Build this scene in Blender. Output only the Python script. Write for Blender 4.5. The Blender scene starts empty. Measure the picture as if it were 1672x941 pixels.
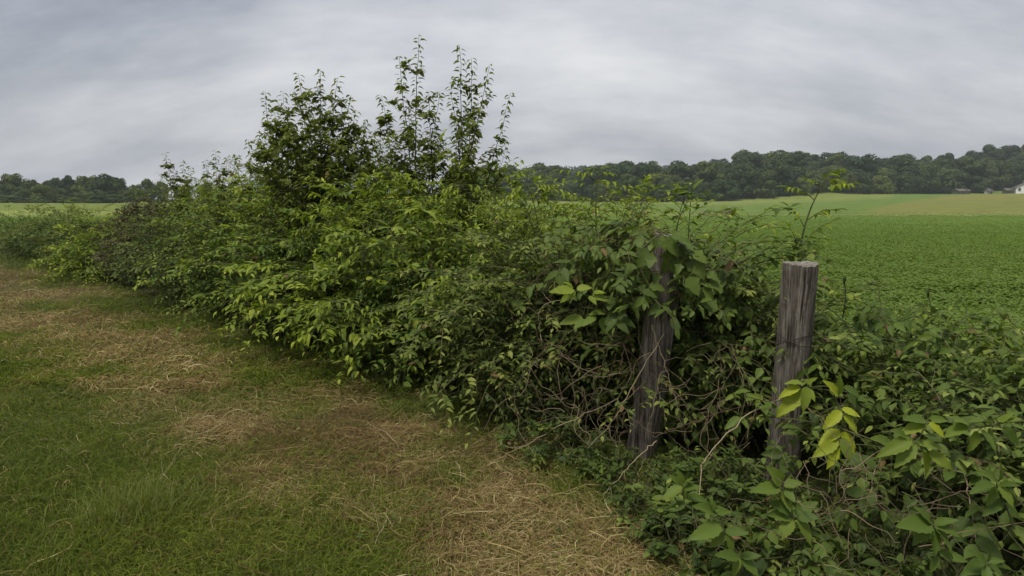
import bpy, math
import numpy as np
from mathutils import Vector

R_ = np.random.default_rng
RNG = R_(7)
SC = bpy.context.scene
COL = SC.collection
PHOTO_W, PHOTO_H, FPX = 1672.0, 941.0, 1115.0
CAM_Z, PITCH = 1.6, math.radians(7.41)
CP, SP = math.cos(PITCH), math.sin(PITCH)

# ------------------------------------------------------------------ small maths
def ray(px, py):
    u = (px - PHOTO_W / 2) / FPX
    v = (PHOTO_H / 2 - py) / FPX
    return np.array([u, CP + v * SP, -SP + v * CP])

def at(px, py, depth):
    d = ray(px, py)
    return np.array([0, 0, CAM_Z]) + d * (depth / d[1])

def on_ground(px, py, z=0.0):
    d = ray(px, py)
    return np.array([0, 0, CAM_Z]) + d * ((z - CAM_Z) / d[2])

def nrm(a):
    return a / np.maximum(np.linalg.norm(a, axis=-1, keepdims=True), 1e-9)

def hash2(i, j, seed):
    n = (i.astype(np.int64) * 374761393 + j.astype(np.int64) * 668265263 + seed * 974711) & 0x7fffffff
    n = ((n ^ (n >> 13)) * 1274126177) & 0x7fffffff
    n = (n ^ (n >> 16)) & 0xffff
    return n / 65535.0

def vnoise(x, y, scale, seed=0):
    x = np.asarray(x, float) * scale; y = np.asarray(y, float) * scale
    i = np.floor(x); j = np.floor(y); fx = x - i; fy = y - j
    fx = fx * fx * (3 - 2 * fx); fy = fy * fy * (3 - 2 * fy)
    a = hash2(i, j, seed); b = hash2(i + 1, j, seed); c = hash2(i, j + 1, seed); d = hash2(i + 1, j + 1, seed)
    return (a * (1 - fx) + b * fx) * (1 - fy) + (c * (1 - fx) + d * fx) * fy

def fbm(x, y, scale, seed=0, octs=3):
    t = 0; a = 1; s = 0
    for k in range(octs):
        t = t + a * vnoise(x, y, scale * 2 ** k, seed + 17 * k); s += a; a *= .5
    return t / s

def smooth(e0, e1, x):
    t = np.clip((x - e0) / (e1 - e0), 0, 1)
    return t * t * (3 - 2 * t)

# hedge coordinates: s runs away along the hedge foot, w runs across it into the field
def hw(x, y): return (x + .32) * .72 + (y - 4.5) * .694
def hs(x, y): return -(x + .32) * .694 + (y - 4.5) * .72
def hxy(s, w): return (-.32 - s * .694 + w * .72, 4.5 + s * .72 + w * .694)

# ------------------------------------------------------------------ terrain
DIST = np.array([0, 66, 100, 150, 200, 250, 300, 350, 420, 600, 800, 1100, 2500.])
UCOL = np.array([-1.6, -.75, -.4, -.1, 0., .12, .2, .28, .37, .45, .52, .62, .75, .95, 1.6])
ZTAB = np.array([
    [0, 0, .1, .4, .7, 1, 1.2, 1.4, 1.5, 1.5, 1.5, 1.5, 1],
    [0, 0, .1, .4, .7, 1, 1.2, 1.4, 1.5, 1.5, 1.5, 1.5, 1],
    [0, 0, .1, .3, .5, .7, .8, .8, 1, 1, 1, 1, 1],
    [0, 0, 0, .2, .3, .3, .5, .8, 2, 4, 9, 4, 1],
    [0, 0, 0, .1, .2, .3, 1.5, 3.5, 5, 9, 20, 9, 1],
    [0, 0, 0, .1, .2, .3, 1.2, 3.2, 5, 12, 25, 12, 1],
    [0, 0, 0, .1, .3, .6, 2.5, 4, 6, 12, 25, 12, 1],
    [0, 0, 0, .1, .3, .8, 4.5, 8.5, 10, 12, 25, 12, 1],
    [0, 0, .05, .25, .5, 1.4, 7, 12.5, 15, 17, 22, 12, 1],
    [0, 0, .1, .4, .9, 2.0, 6.5, 10, 12, 16, 20, 12, 1],
    [0, 0, .3, .9, 1.8, 2.6, 4.2, 6.5, 10, 15, 20, 12, 1],
    [0, 0, .6, 1.5, 2.5, 3.2, 3.8, 8.5, 17, 23, 24, 12, 1],
    [0, 0, 1.0, 2.2, 3.1, 3.6, 4.0, 10, 22, 28, 26, 12, 1],
    [0, 0, 1.1, 2.4, 3.3, 3.9, 4.6, 9, 21, 28, 26, 12, 1],
    [0, 0, 1.1, 2.4, 3.3, 3.9, 4.6, 9, 21, 28, 26, 12, 1]])

def terrain(x, y):
    x = np.asarray(x, float); y = np.asarray(y, float)
    yy = np.maximum(y, 1e-3)
    u = np.clip(x / yy, -1.6, 1.6)
    fi = np.interp(u, UCOL, np.arange(len(UCOL)))
    i0 = np.clip(np.floor(fi).astype(int), 0, len(UCOL) - 2); f = fi - i0
    f = f * f * (3 - 2 * f)
    z = np.zeros_like(yy)
    zs = np.stack([np.interp(yy, DIST, ZTAB[k]) for k in range(len(UCOL))], -1)
    z = np.take_along_axis(zs, i0[..., None], -1)[..., 0] * (1 - f) + np.take_along_axis(zs, i0[..., None] + 1, -1)[..., 0] * f
    near = np.clip(1 - np.hypot(x, y) / 40, 0, 1)
    z = z + near * (.07 * (fbm(x, y, .9, 3) - .5) + .05 * (vnoise(x, y, 3.1, 5) - .5))
    far = smooth(70, 110, yy) * (1 - smooth(230, 260, yy))
    return z + far * .5 * (fbm(x, y, .03, 31) - .5)

# ------------------------------------------------------------------ mesh + object helpers
def mesh_np(name, V, F, mat, tint=None, color=None, smooth_=False):
    """V (n,3); F list of int arrays (m,k), each of one polygon size."""
    me = bpy.data.meshes.new(name)
    V = np.ascontiguousarray(V, dtype=np.float32)
    me.vertices.add(len(V)); me.vertices.foreach_set('co', V.ravel())
    flat = np.concatenate([f.ravel() for f in F]).astype(np.int32)
    sizes = np.concatenate([np.full(len(f), f.shape[1]) for f in F]).astype(np.int32)
    me.loops.add(len(flat)); me.loops.foreach_set('vertex_index', flat)
    me.polygons.add(len(sizes))
    me.polygons.foreach_set('loop_start', (np.cumsum(sizes) - sizes).astype(np.int32))
    try: me.polygons.foreach_set('loop_total', sizes)
    except Exception: pass
    me.update(calc_edges=True)
    if tint is not None:
        a = me.attributes.new('tint', 'FLOAT', 'POINT'); a.data.foreach_set('value', np.ascontiguousarray(tint, dtype=np.float32))
    if color is not None:
        a = me.attributes.new('col', 'FLOAT_COLOR', 'POINT'); a.data.foreach_set('color', np.ascontiguousarray(color, dtype=np.float32).ravel())
    me.polygons.foreach_set('use_smooth', np.full(len(sizes), smooth_))
    if mat: me.materials.append(mat)
    return me

class MB:
    def __init__(s): s.V = []; s.F = {}; s.T = []; s.n = 0
    def add(s, V, F, T=None):
        V = np.asarray(V, float).reshape(-1, 3)
        for f in F:
            f = np.asarray(f)
            if len(f): s.F.setdefault(f.shape[1], []).append(f + s.n)
        s.V.append(V); s.T.append(np.zeros(len(V)) if T is None else np.asarray(T, float)); s.n += len(V)
    def obj(s, name, mat, parent=None, origin=None, smooth_=False):
        V = np.concatenate(s.V)
        if origin is not None: V = V - np.asarray(origin)
        me = mesh_np(name, V, [np.concatenate(v) for v in s.F.values()], mat, np.concatenate(s.T), None, smooth_)
        return link(name, me, parent)

def link(name, me, parent=None):
    o = bpy.data.objects.new(name, me); COL.objects.link(o)
    if parent is not None: o.parent = parent
    return o

def thing(name, loc, label, cat, group=None):
    o = bpy.data.objects.new(name, None); COL.objects.link(o)
    o.location = [float(c) for c in loc]; o.empty_display_size = .1
    return tag(o, label, cat, group)

def tag(o, label=None, cat=None, group=None, kind=None):
    if label: o['label'] = label
    if cat: o['category'] = cat
    if group: o['group'] = group
    if kind: o['kind'] = kind
    return o

# ------------------------------------------------------------------ materials
def newmat(name):
    m = bpy.data.materials.new(name); m.use_nodes = True
    nt = m.node_tree; nt.nodes.clear()
    return m, nt, nt.nodes, nt.links

def ramp(nodes, stops):
    r = nodes.new('ShaderNodeValToRGB'); el = r.color_ramp.elements
    while len(el) < len(stops): el.new(.5)
    for e, (p, c) in zip(el, stops): e.position = p; e.color = (*c, 1)
    return r

def leafmat(name, stops, trans=.35, rough=.55, spec=.22, per_object=0):
    m, nt, N, L = newmat(name)
    a = N.new('ShaderNodeAttribute'); a.attribute_name = 'tint'
    if name.endswith('_leaf'): stops = stops[:-1] + [(.93, stops[-1][1]), (.985, (.2, .125, .055))]
    r = ramp(N, stops); L.new(a.outputs['Fac'], r.inputs[0])
    src = r.outputs[0]
    if per_object:
        oi = N.new('ShaderNodeObjectInfo'); r2 = ramp(N, [(0, (.62, .72, .85)), (.5, (1, 1, 1)), (1, (1.65, 1.45, 1.0))]); L.new(oi.outputs['Random'], r2.inputs[0])
        mm = N.new('ShaderNodeMixRGB'); mm.blend_type = 'MULTIPLY'; mm.inputs[0].default_value = 1; L.new(src, mm.inputs[1]); L.new(r2.outputs[0], mm.inputs[2]); src = mm.outputs[0]
    geo = N.new('ShaderNodeNewGeometry')
    back = N.new('ShaderNodeMixRGB'); back.blend_type = 'MIX'
    pale = N.new('ShaderNodeMixRGB'); pale.blend_type = 'MIX'; pale.inputs[0].default_value = .3
    pale.inputs[2].default_value = (.16, .19, .1, 1); L.new(src, pale.inputs[1])
    L.new(geo.outputs['Backfacing'], back.inputs[0]); L.new(src, back.inputs[1]); L.new(pale.outputs[0], back.inputs[2])
    p = N.new('ShaderNodeBsdfPrincipled'); p.inputs['Roughness'].default_value = rough
    p.inputs['Specular IOR Level'].default_value = spec
    L.new(back.outputs[0], p.inputs['Base Color'])
    t = N.new('ShaderNodeBsdfTranslucent'); g = N.new('ShaderNodeMixRGB'); g.blend_type = 'MULTIPLY'; g.inputs[0].default_value = 1
    g.inputs[2].default_value = (1.25, 1.35, .6, 1); L.new(src, g.inputs[1]); L.new(g.outputs[0], t.inputs[0])
    mx = N.new('ShaderNodeMixShader'); mx.inputs[0].default_value = trans
    L.new(p.outputs[0], mx.inputs[1]); L.new(t.outputs[0], mx.inputs[2])
    o = N.new('ShaderNodeOutputMaterial'); L.new(mx.outputs[0], o.inputs[0])
    return m

def tintmat(name, stops, rough=.85, noise=0, nscale=20):
    m, nt, N, L = newmat(name)
    a = N.new('ShaderNodeAttribute'); a.attribute_name = 'tint'
    r = ramp(N, stops); L.new(a.outputs['Fac'], r.inputs[0])
    p = N.new('ShaderNodeBsdfPrincipled'); p.inputs['Roughness'].default_value = rough
    p.inputs['Specular IOR Level'].default_value = .2
    L.new(r.outputs[0], p.inputs['Base Color'])
    o = N.new('ShaderNodeOutputMaterial'); L.new(p.outputs[0], o.inputs[0])
    return m

def flatmat(name, c, rough=.8, nscale=3., var=.25):
    m, nt, N, L = newmat(name)
    tc = N.new('ShaderNodeTexCoord'); n = N.new('ShaderNodeTexNoise'); n.inputs['Scale'].default_value = nscale; n.inputs['Detail'].default_value = 6
    L.new(tc.outputs['Object'], n.inputs['Vector'])
    r = ramp(N, [(.3, tuple(k * (1 - var) for k in c)), (.7, tuple(min(1, k * (1 + var)) for k in c))]); L.new(n.outputs[0], r.inputs[0])
    p = N.new('ShaderNodeBsdfPrincipled'); p.inputs['Roughness'].default_value = rough
    L.new(r.outputs[0], p.inputs['Base Color'])
    o = N.new('ShaderNodeOutputMaterial'); L.new(p.outputs[0], o.inputs[0])
    return m

M = {}
M['broad'] = leafmat('broad_leaf', [(0, (.034, .06, .012)), (.5, (.1, .16, .022)), (.85, (.215, .28, .034)), (1, (.33, .37, .05))])
M['fresh'] = leafmat('fresh_leaf', [(0, (.05, .08, .013)), (.5, (.155, .22, .024)), (.85, (.29, .355, .038)), (1, (.41, .45, .06))])
M['fine'] = leafmat('small_leaf', [(0, (.035, .056, .017)), (.5, (.09, .13, .03)), (.85, (.18, .225, .045)), (1, (.29, .32, .07))])
M['bramble'] = leafmat('bramble_leaf', [(0, (.045, .035, .022)), (.35, (.095, .065, .045)), (.6, (.075, .095, .035)), (1, (.2, .2, .085))])
M['ivy'] = leafmat('vine_leaf', [(0, (.034, .054, .012)), (.5, (.09, .135, .022)), (.85, (.14, .19, .034)), (1, (.25, .29, .06))], .25, .55, .22)
M['low'] = leafmat('low_weed_leaf', [(0, (.035, .06, .016)), (.5, (.085, .13, .026)), (.85, (.16, .21, .036)), (1, (.26, .29, .06))], .3)
M['sapling'] = leafmat('sapling_leaf', [(0, (.05, .07, .014)), (.5, (.12, .15, .024)), (.85, (.2, .235, .034)), (1, (.28, .3, .05))], .42)
M['creeper'] = leafmat('creeper_leaf', [(0, (.04, .075, .014)), (.5, (.11, .165, .026)), (.85, (.22, .28, .03)), (1, (.34, .38, .025))], .3, .55, .22)
M['crop'] = leafmat('crop_leaf', [(0, (.105, .165, .028)), (.5, (.145, .215, .038)), (.85, (.19, .255, .048)), (1, (.27, .31, .08))], .35, .6)
M['grass'] = leafmat('grass_blade', [(0, (.06, .085, .014)), (.4, (.14, .18, .024)), (.7, (.22, .235, .045)), (.85, (.3, .26, .11)), (1, (.42, .34, .18))], .35, .8, .06)
M['hay'] = leafmat('dry_grass', [(0, (.13, .075, .035)), (.35, (.25, .17, .075)), (.7, (.42, .33, .14)), (1, (.62, .53, .3))], .2, .85, .06)
M['stem'] = tintmat('green_stem', [(0, (.05, .05, .025)), (.5, (.09, .1, .035)), (1, (.2, .16, .08))])
M['bark'] = tintmat('bark', [(0, (.03, .024, .018)), (.5, (.07, .055, .04)), (1, (.14, .115, .085))])
M['drystem'] = tintmat('dry_stem', [(0, (.12, .085, .05)), (.5, (.27, .21, .125)), (1, (.42, .34, .2))])
M['redvine'] = tintmat('red_brown_vine', [(0, (.06, .035, .022)), (.5, (.14, .08, .05)), (1, (.25, .17, .1))])
M['forest'] = leafmat('forest_leaf', [(0, (.035, .052, .022)), (.5, (.06, .085, .03)), (1, (.1, .125, .04))], .15, .8, .1, 1)
M['wood_leaf_light'] = leafmat('tree_leaf_light', [(0, (.05, .075, .026)), (.5, (.085, .115, .036)), (1, (.13, .16, .05))], .15, .8, .1, 1)

def wood_mat():
    m, nt, N, L = newmat('weathered_wood')
    tc = N.new('ShaderNodeTexCoord')
    mp = N.new('ShaderNodeMapping'); mp.inputs['Scale'].default_value = (22, 22, 2.2); L.new(tc.outputs['Object'], mp.inputs[0])
    n1 = N.new('ShaderNodeTexNoise'); n1.inputs['Scale'].default_value = 1; n1.inputs['Detail'].default_value = 8; n1.inputs['Roughness'].default_value = .7
    L.new(mp.outputs[0], n1.inputs['Vector'])
    mp2 = N.new('ShaderNodeMapping'); mp2.inputs['Scale'].default_value = (90, 90, 4); L.new(tc.outputs['Object'], mp2.inputs[0])
    n2 = N.new('ShaderNodeTexNoise'); n2.inputs['Scale'].default_value = 1; n2.inputs['Detail'].default_value = 4; L.new(mp2.outputs[0], n2.inputs['Vector'])
    n3 = N.new('ShaderNodeTexNoise'); n3.inputs['Scale'].default_value = 7; n3.inputs['Detail'].default_value = 9; n3.inputs['Roughness'].default_value = .7; L.new(tc.outputs['Object'], n3.inputs['Vector'])
    r1 = ramp(N, [(.3, (.03, .026, .022)), (.46, (.125, .108, .088)), (.6, (.235, .212, .178)), (.78, (.42, .39, .335))]); L.new(n1.outputs[0], r1.inputs[0])
    r2 = ramp(N, [(.38, (.3, .27, .25)), (.5, (1, 1, 1)), (.72, (1.0, .98, .95))]); L.new(n2.outputs[0], r2.inputs[0])
    mu = N.new('ShaderNodeMixRGB'); mu.blend_type = 'MULTIPLY'; mu.inputs[0].default_value = .9
    L.new(r1.outputs[0], mu.inputs[1]); L.new(r2.outputs[0], mu.inputs[2])
    r3 = ramp(N, [(.32, (.42, .34, .28)), (.5, (1, .98, .95)), (.66, (1.05, 1.05, 1.0)), (.74, (1.25, 1.32, 1.12))]); L.new(n3.outputs[0], r3.inputs[0])
    mu2 = N.new('ShaderNodeMixRGB'); mu2.blend_type = 'MULTIPLY'; mu2.inputs[0].default_value = .8
    L.new(mu.outputs[0], mu2.inputs[1]); L.new(r3.outputs[0], mu2.inputs[2])
    p = N.new('ShaderNodeBsdfPrincipled'); p.inputs['Roughness'].default_value = .9; p.inputs['Specular IOR Level'].default_value = .15
    L.new(mu2.outputs[0], p.inputs['Base Color'])
    add = N.new('ShaderNodeMath'); add.operation = 'ADD'; L.new(n1.outputs[0], add.inputs[0]); L.new(n2.outputs[0], add.inputs[1])
    b = N.new('ShaderNodeBump'); b.inputs['Strength'].default_value = .9; b.inputs['Distance'].default_value = .012
    L.new(add.outputs[0], b.inputs['Height']); L.new(b.outputs[0], p.inputs['Normal'])
    o = N.new('ShaderNodeOutputMaterial'); L.new(p.outputs[0], o.inputs[0])
    return m
M['wood'] = wood_mat()
M['endgrain'] = flatmat('end_grain', (.2, .18, .15), .95, 30, .45)
M['crack'] = flatmat('crack_dark', (.022, .015, .01), .95, 30, .3)

def ground_mat(name, fine, amount):
    m, nt, N, L = newmat(name)
    a = N.new('ShaderNodeAttribute'); a.attribute_name = 'col'
    tc = N.new('ShaderNodeTexCoord')
    n = N.new('ShaderNodeTexNoise'); n.inputs['Scale'].default_value = fine; n.inputs['Detail'].default_value = 9; n.inputs['Roughness'].default_value = .7
    L.new(tc.outputs['Object'], n.inputs['Vector'])
    r = ramp(N, [(.3, (1 - amount,) * 3), (.7, (1 + amount,) * 3)]); L.new(n.outputs[0], r.inputs[0])
    mu = N.new('ShaderNodeMixRGB'); mu.blend_type = 'MULTIPLY'; mu.inputs[0].default_value = 1
    L.new(a.outputs['Color'], mu.inputs[1]); L.new(r.outputs[0], mu.inputs[2])
    p = N.new('ShaderNodeBsdfPrincipled'); p.inputs['Roughness'].default_value = .95; p.inputs['Specular IOR Level'].default_value = .1
    L.new(mu.outputs[0], p.inputs['Base Color'])
    b = N.new('ShaderNodeBump'); b.inputs['Strength'].default_value = .6; b.inputs['Distance'].default_value = .05
    L.new(n.outputs[0], b.inputs['Height']); L.new(b.outputs[0], p.inputs['Normal'])
    o = N.new('ShaderNodeOutputMaterial'); L.new(p.outputs[0], o.inputs[0])
    return m
M['verge'] = ground_mat('verge_soil', 9., .55)
M['fieldsoil'] = ground_mat('field_soil', 1.6, .4)
M['meadow'] = ground_mat('meadow_turf', .35, .3)
M['hillfloor'] = ground_mat('wood_floor', .3, .3)

# ------------------------------------------------------------------ leaf templates: x along the leaf, y half width, z up
def leaf_lo():
    V = np.array([[0, 0, 0], [.42, .5, .05], [.45, 0, -.04], [.42, -.5, .05], [1, 0, -.12]])
    return V, [np.array([[0, 2, 1], [0, 3, 2], [1, 2, 4], [2, 3, 4]])]
def leaf_mid():
    V = np.array([[0, 0, 0], [.28, .45, .06], [.28, 0, -.02], [.28, -.45, .06], [.62, .36, .0], [.62, 0, -.07], [.62, -.36, .0], [1, 0, -.22]])
    return V, [np.array([[0, 2, 1], [0, 3, 2], [4, 5, 7], [5, 6, 7]]), np.array([[1, 2, 5, 4], [2, 3, 6, 5]])]
def leaf_hi(serr=.05, lobes=0, droop=.3):
    xs = np.linspace(0, 1, 13)
    prof = np.sin(np.pi * np.clip(xs, 0, 1) ** .78) ** .8 * .5
    prof[0] = .015; prof[-1] = .0
    prof = prof * (1 - .25 * xs)
    saw = np.where(np.arange(13) % 2 == 0, 1 - serr * 2, 1 + serr)
    prof = prof * saw
    if lobes:
        prof = prof * (1 + .45 * np.exp(-((xs - .3) / .09) ** 2) - .18 * np.exp(-((xs - .48) / .1) ** 2))
    V = []; 
    for x, w in zip(xs, prof):
        zc = -droop * x * x
        rip = .02 * math.sin(x * 19)
        V += [[x, w, zc + .16 * w + rip], [x, w * .5, zc + .02], [x, 0, zc - .02], [x, -w * .5, zc + .02], [x, -w, zc + .16 * w - rip]]
    V = np.array(V); F = []
    for i in range(12):
        for k in range(4):
            F.append([i * 5 + k, i * 5 + k + 1, i * 5 + 6 + k, i * 5 + 5 + k])
    return V, [np.array(F)]
T_LO, T_MID, T_HI, T_IVY = leaf_lo(), leaf_mid(), leaf_hi(), leaf_hi(.03, 1, .35)

def put_leaves(mb, P, D, Nn, S, W, tint, tmpl, curl=None):
    """one leaf per row: base P, direction D, normal hint Nn, length S, width ratio W."""
    D = nrm(D); Y = nrm(np.cross(Nn, D)); Z = np.cross(D, Y)
    V, F = tmpl; n = len(P); k = len(V)
    if curl is None: curl = np.ones(n)
    out = (P[:, None] + S[:, None, None] * (V[None, :, 0:1] * D[:, None] + (V[None, :, 1:2] * W[:, None, None]) * Y[:, None]
           + (V[None, :, 2:3] * curl[:, None, None]) * Z[:, None]))
    off = (np.arange(n) * k)[:, None, None]
    mb.add(out.reshape(-1, 3), [(f[None] + off).reshape(-1, f.shape[1]) for f in F], np.repeat(tint, k))

def put_tubes(mb, C, Rr, tint, sides=4):
    """C (n,k,3) centre lines, Rr (n,k) radii."""
    C = np.asarray(C, float); n, k, _ = C.shape
    Rr = np.broadcast_to(np.asarray(Rr, float), (n, k))
    T = nrm(np.gradient(C, axis=1))
    ref = np.where(np.abs(T[..., 2:3]) > .9, np.array([1., 0, 0]), np.array([0, 0, 1.]))
    A = nrm(np.cross(T, ref)); B = np.cross(T, A)
    ang = np.arange(sides) * 2 * np.pi / sides
    ring = C[:, :, None] + Rr[:, :, None, None] * (np.cos(ang)[None, None, :, None] * A[:, :, None] + np.sin(ang)[None, None, :, None] * B[:, :, None])
    i = np.arange(k - 1)[:, None] * sides; j = np.arange(sides)[None]; j2 = (j + 1) % sides
    q = np.stack([i + j, i + j2, i + sides + j2, i + sides + j], -1).reshape(-1, 4)
    f = (q[None] + (np.arange(n) * k * sides)[:, None, None]).reshape(-1, 4)
    mb.add(ring.reshape(-1, 3), [f], np.repeat(np.broadcast_to(np.asarray(tint, float).reshape(-1), (n,)), k * sides))

def spline(pts, k=14):
    """Catmull-Rom through the points."""
    P = np.asarray(pts, float)
    P = np.vstack([2 * P[0] - P[1], P, 2 * P[-1] - P[-2]])
    out = []
    t = np.linspace(0, len(pts) - 1 - 1e-6, k)
    for a in t:
        i = int(a); f = a - i
        p0, p1, p2, p3 = P[i], P[i + 1], P[i + 2], P[i + 3]
        out.append(.5 * ((2 * p1) + (p2 - p0) * f + (2 * p0 - 5 * p1 + 4 * p2 - p3) * f * f + (3 * p1 - p0 - 3 * p2 + p3) * f ** 3))
    return np.array(out)

def put_shoots(lf, st, P0, D0, L, g, K, size, wid, rng, tmpl, tip_young=.4, base_t=.35, droop=.35, upbias=1.0, first=.25, stem_r=.0022, tvar=.16, nj=.4, side_w=.95, curl=(.15, 1.3)):
    """shoots with alternate leaves: P0 (n,3) start, D0 (n,3) direction, L (n) length, g sag."""
    n = len(P0); D0 = nrm(D0)
    ts = np.linspace(0, 1, 5)
    C = P0[:, None] + D0[:, None] * (L[:, None] * ts[None])[..., None]
    C[..., 2] -= (g * L)[:, None] * ts[None] ** 2
    wob = rng.normal(0, .03, (n, 5, 3)) * L[:, None, None]; wob[:, 0] = 0
    C += wob
    put_tubes(st, C, stem_r * np.array([1.3, 1.15, .95, .75, .35])[None], np.clip(rng.normal(.45, .2, n), 0, 1), 3)
    t = first + (1 - first) * (np.arange(K) + .5) / K
    t = np.clip(t[None] + rng.normal(0, .02, (n, K)), 0, 1); t[:, -1] = 1
    fi = t * 4; i0 = np.minimum(fi.astype(int), 3); f = (fi - i0)[..., None]
    idx = np.arange(n)[:, None]
    P = C[idx, i0] * (1 - f) + C[idx, i0 + 1] * f
    tan = nrm(C[idx, i0 + 1] - C[idx, i0])
    up = np.array([0, 0, 1.])
    side = nrm(np.cross(tan, up + rng.normal(0, .25, (n, K, 3))))
    sg = np.where((np.arange(K) % 2)[None] == 0, 1, -1) * np.where(rng.random((n, K)) < .1, -1, 1)
    sg = sg.astype(float); w = np.full((n, K), side_w); w[:, -1] = .1
    D = tan * .55 + side * (sg * w)[..., None] + rng.normal(0, .22, (n, K, 3)); D[..., 2] -= droop * rng.uniform(.3, 1.5, (n, K))
    out = D0[:, None] * .35
    Nn = up * upbias + out + rng.normal(0, nj, (n, K, 3))
    S = size * (1.05 - .45 * t ** 2.2) * rng.uniform(.7, 1.2, (n, K)) * np.clip(rng.normal(1, .24, (n, 1)), .5, 1.6)
    tn = base_t + tip_young * t ** 2.5 + rng.normal(0, tvar * .55, (n, K)) + rng.normal(0, tvar, (n, 1))
    m = rng.random((n, K)) > .06
    put_leaves(lf, P[m], D[m], Nn[m], S[m], np.full(m.sum(), wid) * rng.uniform(.8, 1.2, m.sum()), np.where(rng.random(m.sum()) < .012, 1., np.clip(tn[m], .01, .92)), tmpl, rng.uniform(*curl, m.sum()))

SPECIES = dict(
    broad=dict(mat='broad', size=.094, wid=.5, K=9, L=(.28, .52), g=.42, dens=185, tip=.42, base=.3, droop=.1, up=1.5),
    fresh=dict(mat='fresh', size=.088, wid=.44, K=11, L=(.32, .58), g=.45, dens=190, tip=.4, base=.35, droop=.1, up=1.6),
    fine=dict(mat='fine', size=.055, wid=.5, K=12, L=(.22, .44), g=.35, dens=310, tip=.38, base=.4, droop=.12, up=1.2),
    bramble=dict(mat='bramble', size=.055, wid=.6, K=9, L=(.18, .36), g=.45, dens=300, tip=.25, base=.33, droop=.2, up=1.0),
    ivy=dict(mat='ivy', size=.078, wid=.62, K=8, L=(.2, .4), g=.55, dens=190, tip=.3, base=.33, droop=.45, up=.9),
    low=dict(mat='low', size=.06, wid=.55, K=8, L=(.16, .3), g=.3, dens=190, tip=.3, base=.33, droop=.12, up=1.3),
)

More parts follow.
